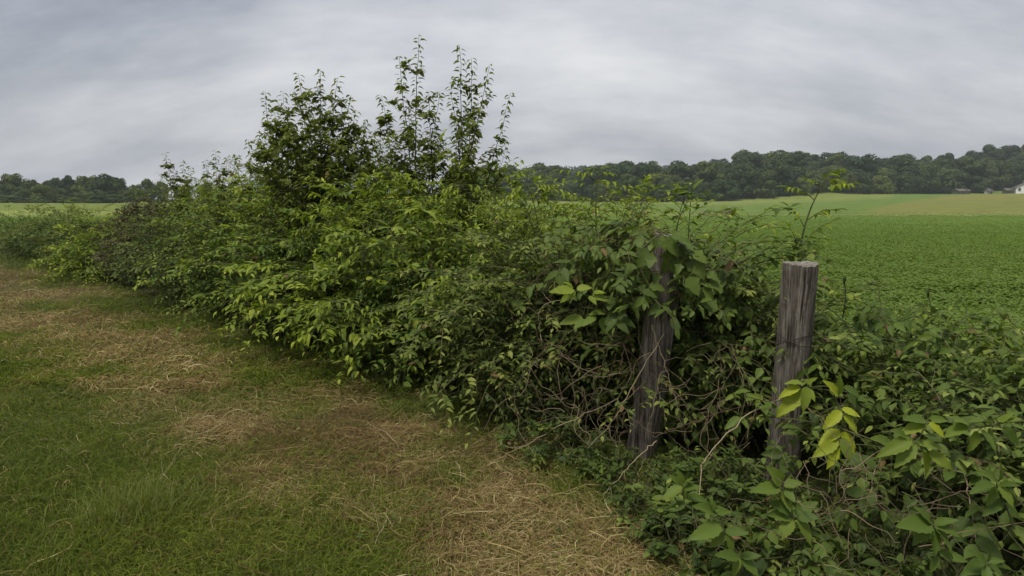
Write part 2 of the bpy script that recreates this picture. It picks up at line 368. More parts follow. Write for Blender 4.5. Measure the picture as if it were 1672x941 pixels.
nm_spray = {'weed_clump': 0}
def bush(name, s, w, rs, rw, h, sp, label, cat='shrub', group=None, dens=1., scale=1., seed=0, long_frac=.07, twig=12):
    rng = R_(1000 + seed)
    q = SPECIES[sp]
    cx, cy = hxy(s, w); z0 = float(terrain(cx, cy))
    base = np.array([cx, cy, z0])
    root = thing(name, base, label, cat, group)
    h = h + (.0 if (w > 1.8 and s < 1) else .08 if (w > 1.8 and s < 2.5) else .16 if (w > 1.8 and s > 0) else .13 if (s > 1 and h > .9) else 0)
    zc = .42 * h; hh = h - zc
    area = 2 * math.pi * ((rs + rw) / 2) * h * .75 + math.pi * rs * rw * .5
    n = int(area * q['dens'] * dens * (.8 if name != 'weed_clump' else 1))
    d = rng.normal(0, 1, (n, 3)); d = nrm(d)
    if name != 'weed_clump': d = d[(d[:, 2] > -.15) | (rng.random(n) < .6)]; n = len(d)
    d[:, 2] = np.where(d[:, 2] < 0, d[:, 2] * .9, d[:, 2])
    lump = 1 + .22 * (fbm(d[:, 0] * 2 + 9 * seed, d[:, 1] * 2 + d[:, 2] * 2.3, 1.6, seed, 2) - .5) * 2
    rho = np.where(rng.random(n) < .66, rng.uniform(.78, .97, n), rng.uniform(.4, .85, n)) * lump
    taper = np.where(d[:, 2] < 0, 1 - .18 * d[:, 2] ** 2, 1)
    e = np.array([-.694, .72, 0]); c = np.array([.72, .694, 0])
    loc = d * rho[:, None]
    hz = np.where(loc[:, 2] > 0, loc[:, 2] * hh, loc[:, 2] * zc * .95)
    P = base + e * (loc[:, 0] * rs * taper)[:, None] + c * (loc[:, 1] * rw * taper)[:, None] + np.array([0, 0, 1.]) * (zc + hz)[:, None]
    out = nrm(e * (d[:, 0] / rs)[:, None] + c * (d[:, 1] / rw)[:, None] + np.array([0, 0, 1.]) * (d[:, 2] / max(hh, .3))[:, None])
    D = nrm(out * .95 + np.array([0, 0, .3]) + rng.normal(0, .38, (n, 3)))
    L = rng.uniform(*q['L'], n) * np.where(rng.random(n) < long_frac, 1.8, 1) * min(1, .55 + .45 * h)
    # young shoots sit at the top of the plant
    P = P - D * (L * .55)[:, None]
    P[:, 2] = np.maximum(P[:, 2], z0 + .02)
    lf, st = MB(), MB()
    tmpl = T_MID if (math.hypot(cx, cy) < 9) else T_LO
    patch = (fbm(P[:, 0], P[:, 1] + P[:, 2], 1.3, 77 + seed, 2) - .5) * .5
    for k, sel in enumerate([patch < -.06, (patch >= -.06) & (patch < .06), patch >= .06]):
        if sel.sum() == 0: continue
        put_shoots(lf, st, P[sel], D[sel], L[sel], q['g'], q['K'], q['size'] * scale, q['wid'], rng, tmpl, q['tip'], q['base'] + (-.1, 0, .1)[k], q['droop'], q['up'])
    # long arching sprays that reach out past the shell and lie in layers over it
    if sp != 'bramble' and nm_spray.get(name, 1):
        ns = int(area * q.get('spray', 9) * dens)
        dd = nrm(rng.normal(0, 1, (ns, 3)) + np.array([0, 0, .55])); dd = dd[dd[:, 2] > -.12]; ns = len(dd)
        hz = np.where(dd[:, 2] > 0, dd[:, 2] * hh, dd[:, 2] * zc)
        Q = base + e * (dd[:, 0] * rs * .8)[:, None] + c * (dd[:, 1] * rw * .8)[:, None] + np.array([0, 0, 1.]) * (zc + hz * .9)[:, None]
        oo = nrm(e * (dd[:, 0] / rs)[:, None] + c * (dd[:, 1] / rw)[:, None] + np.array([0, 0, 1.]) * (np.maximum(dd[:, 2], 0) * .55 + .25)[:, None] + rng.normal(0, .22, (ns, 3)))
        Ls = rng.uniform(.42, .8, ns) * min(1, .45 + .4 * h); gs = rng.uniform(.15, .42, ns)
        m = 6; tt = (np.arange(m) + 1) / m
        C = Q[:, None] + oo[:, None] * (Ls[:, None] * tt[None])[..., None]; C[..., 2] -= (gs * Ls)[:, None] * tt[None] ** 2
        full = np.concatenate([Q[:, None], C], 1)
        put_tubes(st, full, (.0042 * np.linspace(1.2, .45, m + 1))[None], rng.uniform(.2, .8, ns), 4)
        tan = nrm(C - full[:, :-1]); sd = nrm(np.cross(tan, np.array([0, 0, 1.]) + rng.normal(0, .15, (ns, m, 3))))
        sgn = np.where(np.arange(m) % 2 == 0, 1., -1.)[None, :, None] * np.where(rng.random((ns, 1, 1)) < .5, 1, -1)
        vig = rng.normal(0, .1, ns)
        for side_ in (0, 1):
            sl = slice(side_, m, 2)
            Pq = C[:, sl].reshape(-1, 3); Dq = (tan * .8 + sd * sgn * .8 + np.array([0, 0, .06]))[:, sl].reshape(-1, 3)
            Lq = (Ls[:, None] * (.62 - .32 * tt[None]))[:, sl].reshape(-1) * rng.uniform(.8, 1.2, ns * 3)
            put_shoots(lf, st, Pq, Dq, Lq, .25, max(5, q['K'] - 3), q['size'] * scale * .95, q['wid'], rng, tmpl, .3, q['base'] + .22, .08, 1.9, .12, .0018, .15, .28, .9, (.3, 1.5))
        put_shoots(lf, st, C[:, -1] - tan[:, -1] * .02, tan[:, -1], Ls * .32, .3, 6, q['size'] * scale, q['wid'], rng, tmpl, .3, q['base'] + .3, .08, 1.8, .1, .0018, .15, .28)
    # woody stems from the root to the shell
    if twig:
        pick = rng.choice(n, twig)
        T = P[pick]; b = base + np.stack([rng.normal(0, .16 * rs, twig), rng.normal(0, .16 * rw, twig), np.zeros(twig)], -1)
        tt = np.linspace(0, 1, 7)[None, :, None]
        C = b[:, None] * (1 - tt) + T[:, None] * tt; C[..., 2] += (.18 * h * np.sin(np.pi * tt[..., 0]))
        C += rng.normal(0, .02, C.shape) * np.sin(np.pi * tt)
        put_tubes(st, C, .009 * np.linspace(1, .3, 7)[None] * h ** .5, rng.uniform(.1, .8, twig), 5)
    lf.obj('foliage', M[q['mat']], root, base)
    st.obj('stems', M['stem'], root, base)
    return root

def H2(px, py, depth):   # height of the photo's sight line at that depth
    return at(px, py, depth)[2]

exec_parts = []
def dryness(x, y):
    w = hw(x, y)
    return fbm(x, y, .9, 11) * .66 + .26 * vnoise(x, y, 3.2, 12) + .31 * np.exp(-((w + .92) / .8) ** 2) - .1

# ================================================================== GROUND
def build_ground():
    fr = np.radians(np.arange(-62, 62.01, .42))
    bk = np.radians(np.arange(66, 294.1, 6.))
    ang = np.concatenate([fr, bk]); nA = len(ang)
    rad = np.concatenate([[.25], np.geomspace(.5, 2400, 190)]); nR = len(rad)
    A, Rd = np.meshgrid(ang, rad)
    X = Rd * np.sin(A); Y = Rd * np.cos(A); Z = terrain(X, Y)
    Z = np.where(Y > 0, Z, 0)
    w = hw(X, Y); s = hs(X, Y); u = X / np.maximum(Y, .01)
    V = np.stack([X, Y, Z], -1).reshape(-1, 3)
    i = np.arange(nR - 1)[:, None] * nA; j = np.arange(nA)[None]; j2 = (j + 1) % nA
    Q = np.stack([i + j, i + j2, i + nA + j2, i + nA + j], -1).reshape(-1, 4)[:, ::-1]
    # colours
    dry = smooth(.4, .72, dryness(X, Y))
    green = np.array([.05, .06, .018]); straw = np.array([.095, .068, .034])
    c1 = green * (1 - dry[..., None]) + straw * dry[..., None]
    crop = np.broadcast_to(np.array([.11, .17, .03]), c1.shape) * (.75 + .5 * fbm(X, Y, .12, 21))[..., None]
    # far meadow: green, drier on the crests and tan on the spur at the side
    mg = np.array([.12, .18, .035]); my = np.array([.19, .22, .05]); mt = np.array([.19, .185, .048])
    pat = np.clip(smooth(.45, .7, fbm(X, Y, .018, 41)) + .8 * smooth(175, 230, Y) * (u < .55), 0, 1)
    mead = mg * (1 - pat[..., None]) + my * pat[..., None]
    spur = smooth(-12, 12, 66 + (u - .5) / .23 * 230 - Y) * smooth(.47, .54, u)
    spur = spur * (.35 + .9 * fbm(X, Y, .04, 43))
    mead = mead * (1 - np.clip(spur, 0, 1)[..., None]) + mt * np.clip(spur, 0, 1)[..., None]
    strip = np.exp(-((Y - 68) / 4) ** 2)[..., None] * .7 * smooth(.1, .3, u)[..., None]
    mead = mead * (1 - strip) + np.array([.24, .25, .09]) * strip
    lf = (smooth(-.5, -.6, u) * smooth(30, 45, Y))[..., None]
    band = smooth(.4, .6, vnoise(Y * 0, Y, .05, 9))[..., None]
    leftf = np.array([.22, .25, .06]) * (1 - band) + np.array([.15, .19, .035]) * band
    mead = mead * (1 - lf) + leftf * lf
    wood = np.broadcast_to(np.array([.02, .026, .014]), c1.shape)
    zone = np.zeros(X.shape, int)
    zone[(w > 2.4) & (Y > 0)] = 1
    zone[(w <= 2.4) & (Y > 45) & (u < -.5)] = 2
    zone[(Y > 66)] = 2
    hill = ((u > -.12) & (Y - 7 > np.interp(u, [-.12, 0, .2, .37, .5, .75, 1], [300, 300, 240, 245, 275, 300, 305]))) | (Y > 420)
    hill |= (u <= -.12) & (Y > 215)
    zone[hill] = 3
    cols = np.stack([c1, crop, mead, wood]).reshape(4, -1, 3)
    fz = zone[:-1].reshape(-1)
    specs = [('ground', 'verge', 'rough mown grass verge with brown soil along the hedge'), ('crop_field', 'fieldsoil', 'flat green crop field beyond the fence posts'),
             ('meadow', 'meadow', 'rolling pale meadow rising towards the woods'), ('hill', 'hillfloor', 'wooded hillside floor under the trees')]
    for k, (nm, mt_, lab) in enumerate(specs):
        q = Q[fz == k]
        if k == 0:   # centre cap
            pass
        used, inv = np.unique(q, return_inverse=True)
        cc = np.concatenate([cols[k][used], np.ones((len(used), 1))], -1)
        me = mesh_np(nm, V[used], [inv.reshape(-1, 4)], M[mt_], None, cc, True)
        o = link(nm, me); tag(o, lab, None, None, 'structure')
build_ground()

# ================================================================== GRASS AND HAY
def blades(mb, x, y, h, wd, rng, tint, lean=.5):
    n = len(x); z = terrain(x, y)
    a = rng.uniform(0, 2 * np.pi, n); ld = np.stack([np.cos(a), np.sin(a), np.zeros(n)], -1)
    b = a + np.pi / 2 + rng.normal(0, .5, n); sd = np.stack([np.cos(b), np.sin(b), np.zeros(n)], -1)
    P = np.stack([x, y, z - .005], -1); up = np.array([0, 0, 1.])
    le = np.abs(rng.normal(0, lean, n)) + .1
    V = []
    for t, wf in ((0, 1), (.4, .9), (.75, .6)):
        c = P + up * (h * (t - .32 * le * t * t))[:, None] + ld * (h * le * t ** 1.8)[:, None]
        V += [c - sd * (wd * wf * .5)[:, None], c + sd * (wd * wf * .5)[:, None]]
    V.append(P + up * (h * (1 - .38 * le) * 1)[:, None] + ld * (h * le * 1.1)[:, None])
    V = np.stack(V, 1).reshape(-1, 3)
    o = (np.arange(n) * 7)[:, None, None]
    F4 = (np.array([[0, 1, 3, 2], [2, 3, 5, 4]])[None] + o).reshape(-1, 4); F3 = (np.array([[4, 5, 6]])[None] + o).reshape(-1, 3)
    mb.add(V, [F4, F3], np.repeat(tint, 7))

def sample_view(n, d0, d1, u0, u1, rng, power=1.0):
    """points seen in a sector: uniform in inverse depth ** power, so the picture is evenly filled"""
    k = rng.random(n)
    y = (d0 ** -power + k * (d1 ** -power - d0 ** -power)) ** (-1 / power)
    x = rng.uniform(u0, u1, n) * y
    return x, y

def build_grass():
    rng = R_(21); g = MB()
    for (n, d0, d1, hmul, wmul) in ((150000, 1.7, 5.5, 1., 1.), (110000, 5., 14, 1., 1.9), (60000, 13, 48, 1.1, 5.)):
        x, y = sample_view(n, d0, d1, -1.15, .55, rng)
        w = hw(x, y); keep = (w < .55) & (hs(x, y) < 60)
        dr = dryness(x, y); keep &= rng.random(len(x)) < np.clip(1.2 - 1.1 * smooth(.42, .7, dr), .25, 1)
        x, y, w, dr = x[keep], y[keep], w[keep], dr[keep]
        tall = smooth(.5, .75, fbm(x, y, .7, 51)) * .9 + .55
        tuft = np.clip(vnoise(x, y, 6, 61), .25, 1)
        h = (.04 + .075 * tall * tuft) * rng.uniform(.6, 1.35, len(x)) * hmul
        h *= np.where(dr > .6, .75, 1)
        wd = .0036 * wmul * rng.uniform(.7, 1.4, len(x))
        t = .34 + .9 * (fbm(x, y, .8, 71) - .5) + rng.normal(0, .1, len(x)) + .22 * smooth(.4, .7, dr) + np.where(rng.random(len(x)) < .08, .4, 0)
        blades(g, x, y, h, wd, rng, np.clip(t, 0, 1), .9)
    # cut dry grass lying in swathes, and limp green blades lying among it
    def strands(mb, x, y, Ln, wm, zlo, zhi, arch, curl, tint, flow=1.):
        n = len(x)
        a = fbm(x, y, .9, 81) * 9 * flow + rng.normal(0, .9, n); kk = rng.normal(0, curl, n); k2 = rng.normal(0, curl, n)
        z0 = rng.uniform(zlo, zhi, n); ar = rng.uniform(-.01, arch, n); tw = rng.uniform(-.02, .03, n)
        pts = []; cx, cy, aa = x.copy(), y.copy(), a.copy()
        for k in range(6):
            t = k / 5
            pts.append(np.stack([cx, cy, np.maximum(z0 + ar * math.sin(math.pi * t) + tw * t, .006)], -1))
            cx = cx + np.cos(aa) * Ln / 5; cy = cy + np.sin(aa) * Ln / 5; aa = aa + kk / 5 * (1 if k < 2 else -.6) + k2 / 5 * .6
        C = np.stack(pts, 1); C[..., 2] += terrain(C[..., 0], C[..., 1])
        T = nrm(np.gradient(C, axis=1)); up = nrm(np.array([0, 0, 1.]) + rng.normal(0, .5, (n, 1, 3)))
        Sd = nrm(np.cross(T, up)); wd = (.0026 * wm * rng.uniform(.5, 1.5, n))[:, None, None] * np.array([.6, 1, 1, .95, .7, .25])[None, :, None]
        V = np.stack([C - Sd * wd * .6, C + Sd * wd * .6], 2).reshape(-1, 3)
        q = np.array([[2 * k, 2 * k + 1, 2 * k + 3, 2 * k + 2] for k in range(5)])
        mb.add(V, [(q[None] + (np.arange(n) * 12)[:, None, None]).reshape(-1, 4)], np.repeat(np.clip(tint, 0, 1), 12))
    x, y = sample_view(60000, 1.7, 9, -1.1, .4, rng); tf = vnoise(x, y, 2.3, 101) * .6 + vnoise(x, y, 7., 102) * .4
    keep = (hw(x, y) < .3) & (tf > .62) & (dryness(x, y) < .62); x, y, tf = x[keep], y[keep], tf[keep]; n = len(x)
    blades(g, x, y, (.07 + .32 * (tf - .62)) * rng.uniform(.6, 1.3, n), .0042 * rng.uniform(.7, 1.4, n) * np.clip(y / 3.5, 1, 2), rng, np.clip(.45 + rng.normal(0, .17, n), 0, 1), .6)
    c0 = on_ground(230, 860); n = 1500; q = rng.normal(0, .5, (n, 2))
    blades(g, c0[0] + q[:, 0] * .26, c0[1] + q[:, 1] * .22, rng.uniform(.1, .24, n), .004 * rng.uniform(.7, 1.3, n), rng, np.clip(.55 + rng.normal(0, .15, n), 0, 1), .45)
    for (n, d0, d1, wm) in ((120000, 1.8, 6, .8), (90000, 5.5, 28, 2.0)):
        x, y = sample_view(n, d0, d1, -1.15, .5, rng); keep = (hw(x, y) < .5) & (rng.random(len(x)) < 1 - .8 * smooth(.42, .68, dryness(x, y))); x, y = x[keep], y[keep]; n = len(x)
        t = .36 + .8 * (fbm(x, y, .8, 71) - .5) + rng.normal(0, .13, n) + .3 * smooth(.4, .65, dryness(x, y))
        strands(g, x, y, rng.uniform(.04, .13, n) * (1 + .3 * (wm > 1)), wm, .02, .075, .05, 2.6, t)
    o = g.obj('grass', M['grass']); tag(o, 'short rough green grass growing on the verge', None, None, 'stuff')
    hb = MB()
    for (n, d0, d1, wm) in ((150000, 1.8, 6, .68), (110000, 5.5, 26, 1.5)):
        x, y = sample_view(n, d0, d1, -1.1, .5, rng)
        w = hw(x, y); dr = dryness(x, y)
        keep = (w < .35) & (rng.random(len(x)) < np.clip(.06 + .9 * smooth(.4, .66, dr), 0, 1))
        x, y, dr = x[keep], y[keep], dr[keep]; n = len(x)
        t = .52 + rng.normal(0, .2, n) - .4 * smooth(.52, .75, fbm(x, y, .9, 91))
        Ln = np.where(rng.random(n) < .12, rng.uniform(.18, .4, n), rng.uniform(.04, .17, n))
        strands(hb, x, y, Ln, wm * np.where(Ln > .18, 1.5, 1), .012, .055, .06, 2.8, t)
    o = hb.obj('dry_grass', M['hay']); tag(o, 'cut straw coloured dry grass lying in swathes along the hedge foot', None, None, 'stuff')
build_grass()

def build_herbs():
    rng = R_(45); lf, st = MB(), MB(); n = 420
    x, y = sample_view(n, 2.0, 9, -.9, .35, rng); k = (hw(x, y) < .15) & (rng.random(n) < .35 + .6 * smooth(-1.2, 0, hw(x, y))); x, y = x[k], y[k]; n = len(x)
    for j in range(5):
        a = rng.uniform(0, 6.28, n); P = np.stack([x + rng.normal(0, .03, n), y + rng.normal(0, .03, n), terrain(x, y) + rng.uniform(.03, .08, n)], -1)
        put_leaves(lf, P, np.stack([np.cos(a), np.sin(a), rng.uniform(-.1, .5, n)], -1), np.array([0, 0, 1.]) + rng.normal(0, .3, (n, 3)), rng.uniform(.022, .05, n), np.full(n, .6), np.clip(rng.normal(.5, .2, n), 0, 1), T_MID)
    o = lf.obj('ground_weeds', M['low']); tag(o, 'small broadleaf weeds scattered through the cut grass', None, None, 'stuff')
build_herbs()

# ================================================================== CROP
def build_crop():
    rng = R_(31); c = MB()
    for n, d0, d1, sc, tm, ua, ub in ((95000, 4.0, 12, .68, T_MID, -.25, 1.8), (230000, 10, 70, .78, T_LO, -.25, 1.15), (22000, 14, 48, 1.6, T_LO, -1.1, -.25)):
        x, y = sample_view(n, d0, d1, ua, ub, rng, .8)
        keep = (hw(x, y) > 3.0 + .3 * vnoise(x, y, 1, 3)) & (y < 66); x, y = x[keep], y[keep]; n = len(x)
        rowp = .5 + .5 * np.cos((x * .85 - y * .5) * 2 * np.pi / .76)
        h = (.3 + .05 * rowp + .1 * (fbm(x, y, .35, 5) - .5)) * rng.uniform(.86, 1.05, n)
        size = .07 * sc * rng.uniform(.75, 1.25, n) * np.clip(y / 22, 1, 1.9 if sc > 1 else 1) * np.clip(rng.normal(1, .15, n), .6, 1.4)
        a0 = rng.uniform(0, 2 * np.pi, n)
        patch = .5 + .55 * (fbm(x, y, .1, 15) - .5) + .3 * (fbm(x, y, .6, 16) - .5)
        P0 = np.stack([x, y, terrain(x, y) + h], -1)
        for k in range(3):
            a = a0 + k * 2.1 + rng.normal(0, .2, n)
            D = np.stack([np.cos(a), np.sin(a), rng.normal(-.1, .3, n)], -1)
            Nn = np.array([0, 0, 1.]) + rng.normal(0, .28, (n, 3))
            put_leaves(c, P0 + D * .01, D, Nn, size, np.full(n, .68), np.clip(patch + rng.normal(0, .11, n) + .06 * k, 0, .92), tm)
    o = c.obj('crop_plants', M['crop']); tag(o, 'knee high green leafy crop covering the field beyond the hedge', None, None, 'stuff')
build_crop()

# ================================================================== FENCE POSTS
def post(name, label, base, top, r, seed, cracks):
    rng = R_(seed); base = np.asarray(base); top = np.asarray(top)
    root = thing(name, base, label, 'fence post', 'old wooden fence posts')
    ax = top - base; Lh = np.linalg.norm(ax); ax = ax / Lh
    X = nrm(np.cross(np.array([0, 1., 0]), ax)); Y = np.cross(ax, X)
    na, nz = 128, 60
    th = np.arange(na) / na * 2 * np.pi
    groove = np.zeros(na)
    gr = rng.normal(0, 1, 9)
    prof = .03 * np.cos(2 * th + gr[0]) + .022 * np.cos(3 * th + gr[1]) + .007 * np.cos(7 * th + gr[2]) + .005 * np.cos(13 * th + gr[3])
    V = []
    for i in range(nz + 1):
        t = i / nz
        zz = -.35 + (Lh + .35) * t
        k = 1 + prof + .02 * np.cos(5 * th + 6 * t + gr[4]) + rng.normal(0, .008, na) + .035 * (.5 - t)
        bend = .012 * math.sin(t * 3 + gr[5])
        for (ca, wdt, zlo, dep) in cracks:
            m = smooth(zlo, zlo + .12, zz / Lh) 
            dth = (th - ca - .05 * math.sin(t * 14) + np.pi) % (2 * np.pi) - np.pi
            k = k - dep * m * np.exp(-(dth / wdt) ** 2)
        zt = zz
        jag = (.004 * np.cos(2 * th + gr[6]) + .002 * np.cos(9 * th + gr[7])) if i >= nz - 1 else 0
        rr = r * k * (.985 if i == nz else 1)
        P = base + ax * zz + X * bend
        V.append(P + (rr * np.cos(th))[:, None] * X + (rr * np.sin(th))[:, None] * Y + (ax[None] * (np.zeros(na) + jag)[:, None]))
    V = np.array(V)
    q = []
    for i in range(nz):
        j = np.arange(na); q.append(np.stack([i * na + j, i * na + (j + 1) % na, (i + 1) * na + (j + 1) % na, (i + 1) * na + j], -1))
    mb = MB(); mb.add(V.reshape(-1, 3), [np.concatenate(q)])
    sh = mb.obj('shaft', M['wood'], root, base, True)
    # end grain top, weathered hollow in the middle
    tp = MB(); rings = []
    ring = V[-1]; cen = ring.mean(0)
    for f, dz in ((1, 0.0), (.93, .004), (.7, -.002), (.45, -.008), (.2, -.012), (.02, -.014)):
        rings.append(cen + (ring - cen) * f + ax * (dz + rng.normal(0, .0015, (na, 1))))
    rings = np.array(rings); q = []
    for i in range(len(rings) - 1):
        j = np.arange(na); q.append(np.stack([i * na + j, i * na + (j + 1) % na, (i + 1) * na + (j + 1) % na, (i + 1) * na + j], -1))
    tp.add(rings.reshape(-1, 3), [np.concatenate(q)])
    tp.obj('end_grain', M['endgrain'], root, base)
    return root, ax, X, Y, Lh

RB = at(1272, 800, 3.78); RB[2] = float(terrain(RB[0], RB[1])); RT = at(1307, 431, 3.70)
post_r = post('fence_post', 'bare weathered grey post with a cracked flat top, standing clear of the hedge', RB, RT, .092, 5,
              [(-1.66, .03, .72, .5), (-1.1, .026, .82, .42), (-2.0, .025, .3, .14), (-.75, .025, .45, .14), (-2.3, .06, .1, .06), (-.5, .06, .0, .05), (-1.4, .04, -.2, .05)])
wr, ax_, X_, Y_, L_ = post_r
wb = MB()
for hgt_, ti in ((.66, .05), (.685, -.04)):
    t_ = np.linspace(0, 2 * np.pi, 40); cc = np.array(RB) + ax_ * L_ * hgt_
    rr_ = .0965 + .004 * np.sin(3 * t_ + ti * 40)
    wb_c = cc + (rr_ * np.cos(t_))[:, None] * X_ + (rr_ * np.sin(t_))[:, None] * Y_ + ax_ * (ti * np.cos(t_ + 1))[:, None]
    put_tubes(wb, wb_c[None], .0022, [.1], 6)
wb.obj('wire', M['bark'], wr, RB)
LB = at(1042, 800, 3.95); LB[2] = float(terrain(LB[0], LB[1])); LT = at(1092, 385, 3.92)
post_l = post('fence_post', 'darker leaning post half hidden under the hanging vine', LB, LT, .09, 8,
              [(-1.2, .04, .1, .16), (-2.0, .03, .5, .12), (-.6, .05, .0, .1)])

# ================================================================== HEDGE PLANTS
G1 = 'shrubs of the overgrown hedge'
BUSHES = [
 # name, s, w, rs, rw, h, species, label, dens, scale
 ('tangled_shrub', -.7, 1.1, .7, .6, 1.26, 'fine', 'dull green twiggy shrub directly behind the vine covered post', 1.0, 1.0),
 ('tangled_shrub', .25, .8, .75, .72, 1.3, 'fine', 'grey green small leaved shrub in the hedge front beside the vine covered post', 1.0, 1.1),
 ('hedge_shrub', 1.3, .8, .8, .72, 1.08, 'broad', 'dark leafy shrub in the hedge front where cut grass lies reddest', 1.0, 1.0),
 ('hedge_shrub', 2.45, .8, .85, .75, 1.18, 'fresh', 'bright green shrub bulging from the middle of the hedge front', 1.0, 1.1),
 ('hedge_shrub', 3.75, .85, .9, .8, 1.2, 'broad', 'mid green shrub in the hedge front below the dense dark sapling', 1.0, .95),
 ('hedge_shrub', 5.2, .85, 1.0, .8, 1.2, 'broad', 'deep green shrub overhanging the straw where the verge narrows', .9, .9),
 ('hedge_shrub', 6.8, .9, 1.05, .85, 1.25, 'fine', 'grey green shrub in the hedge front near the two thin saplings', .8, 1.1),
 ('hedge_shrub', 8.5, .95, 1.1, .85, 1.25, 'low', 'olive green rounded shrub between the brown bramble and the thin saplings', .8, 1.),
 ('bramble_bush', 10.5, 1.2, 1.2, 1.0, 1.55, 'bramble', 'brown purple bramble bush near the far end of the hedge', .8, 1.15),
 ('hedge_shrub', 12.3, .7, 1.1, .7, .95, 'fresh', 'yellow green low shrub just past the brown bramble', .7, 1.1),
 ('hedge_shrub', 14.4, .9, 1.3, .9, 1.02, 'fine', 'low grey green shrub on the bank past the yellow green one', .6, 1.3),
 ('hedge_shrub', 16.8, 1.0, 1.5, 1.0, .98, 'low', 'dull green scrubby shrub past the grey green one on the bank', .6, 1.2),
 ('hedge_shrub', 19.6, 1.1, 1.8, 1.1, .95, 'fine', 'brownish scrubby shrub second from the far end of the hedge', .5, 1.5),
 ('hedge_shrub', 23., 1.2, 2.1, 1.2, .95, 'low', 'last scrubby shrub at the far end of the hedge', .5, 1.5),
 ('hedge_shrub', -.4, 1.95, .7, .75, 1.34, 'broad', 'leafy shrub rising over the hedge back behind the vine covered post', .9, .9),
 ('hedge_shrub', .6, 2.0, .8, .85, 1.42, 'fresh', 'light green shrub on the hedge top beside the tall feathery shoot', .9, .95),
 ('hedge_shrub', 1.85, 2.0, .9, .95, 1.46, 'fresh', 'brightest yellow green shrub on the hedge top under the leaning sapling', 1., .95),
 ('hedge_shrub', 3.15, 2.0, .95, 1.0, 1.62, 'broad', 'green shrub on the hedge top under the tallest sapling', .9, .9),
 ('hedge_shrub', 4.6, 2.0, 1.05, 1.0, 1.65, 'fine', 'grey leaved shrub on the hedge top below the dense dark sapling', .8, 1.05),
 ('hedge_shrub', 6.2, 2.0, 1.15, 1.05, 1.68, 'fresh', 'pale green shrub on the hedge top on the far side of the dark sapling', .8, 1.),
 ('hedge_shrub', 8.0, 2.0, 1.2, 1.1, 1.68, 'broad', 'dark green shrub at the foot of the two thin saplings', .7, 1.),
 ('hedge_shrub', 9.9, 2.3, 1.3, 1.1, 1.66, 'low', 'olive shrub on the hedge top behind the brown bramble', .7, 1.1),
 ('hedge_shrub', 12.3, 2.3, 1.4, 1.1, 1.45, 'low', 'dusky green shrub showing over the yellow green low one', .6, 1.2),
 ('hedge_shrub', -1.4, 1.7, .6, .65, .9, 'ivy', 'dark broad leaved vine mound between the two posts', 1., .9),
 ('vine_mound', -1.1, 1.0, .5, .42, 1.24, 'ivy', 'dark vine mound sloping down just behind the vine covered post', 1.3, 1.0),
 ('tangled_shrub', -.25, .55, .5, .45, 1.3, 'fine', 'olive twiggy shrub bulging forward of the leaning post on the straw side', 1.0, 1.05),
 ('vine_mound', -2.2, 1.65, .75, .75, .78, 'ivy', 'broad leaved vine mound spreading behind the bare post', 1.0, .9),
 ('vine_mound', -3.1, 1.5, .8, .85, .72, 'ivy', 'low vine mound by the crop edge, furthest from the posts', 1.0, .9),
 ('vine_mound', -2.65, .85, .5, .45, .55, 'ivy', 'dark leafy creeper mound under the bright hanging leaves', .6, .85),
 ('vine_mound', -3.5, .7, .55, .5, .55, 'ivy', 'shaded creeper mound at the corner below the crop', .6, .85),
 ('weed_clump', -1.4, .02, .34, .28, .24, 'low', 'small weed clump at the foot of the vine covered post', 1.3, .75),
 ('weed_clump', -1.82, .1, .32, .28, .4, 'low', 'leafy weed clump between the feet of the posts', 1.3, .85),
 ('weed_clump', -2.2, .16, .3, .22, .26, 'low', 'dark weed clump in front of the bare post foot', .75, .9),
 ('weed_clump', -2.75, .1, .4, .3, .3, 'ivy', 'shaded weed clump along the lower picture edge', .75, .75),
 ('weed_clump', -1.75, -.2, .3, .22, .26, 'low', 'weed clump pushed out onto the straw before the post feet', 1.2, .9),
 ('weed_clump', -2.05, -.42, .3, .22, .3, 'low', 'nearest weed clump at the straw edge by the bottom picture edge', 1.2, 1.0),
 ('weed_clump', -2.35, -.28, .3, .24, .34, 'ivy', 'dark broad leaved weed clump at the bottom picture edge before the bare post', .75, .8),
 ('weed_clump', -2.7, -.35, .35, .28, .3, 'ivy', 'dark weed clump in the bottom edge shade under the wide sprig', .75, .8),
 ('weed_clump', -.75, .1, .45, .3, .28, 'low', 'low weed clump along the hedge foot beside the cut stalks', 1.2, .75),
]
for k, (nm, s, w, rs, rw, h, sp, lab, dn, scl) in enumerate(BUSHES):
    cat = {'hedge_shrub': 'shrub', 'tangled_shrub': 'shrub', 'bramble_bush': 'bramble', 'vine_mound': 'creeper', 'weed_clump': 'weeds'}[nm]
    grp = {'vine_mound': 'vine mounds behind the posts', 'weed_clump': 'weed clumps at the foot of the hedge'}.get(nm, G1)
    bush(nm, s, w, rs, rw, h, sp, lab, cat, grp, dn, scl, k, .09 if nm != 'weed_clump' else .02)

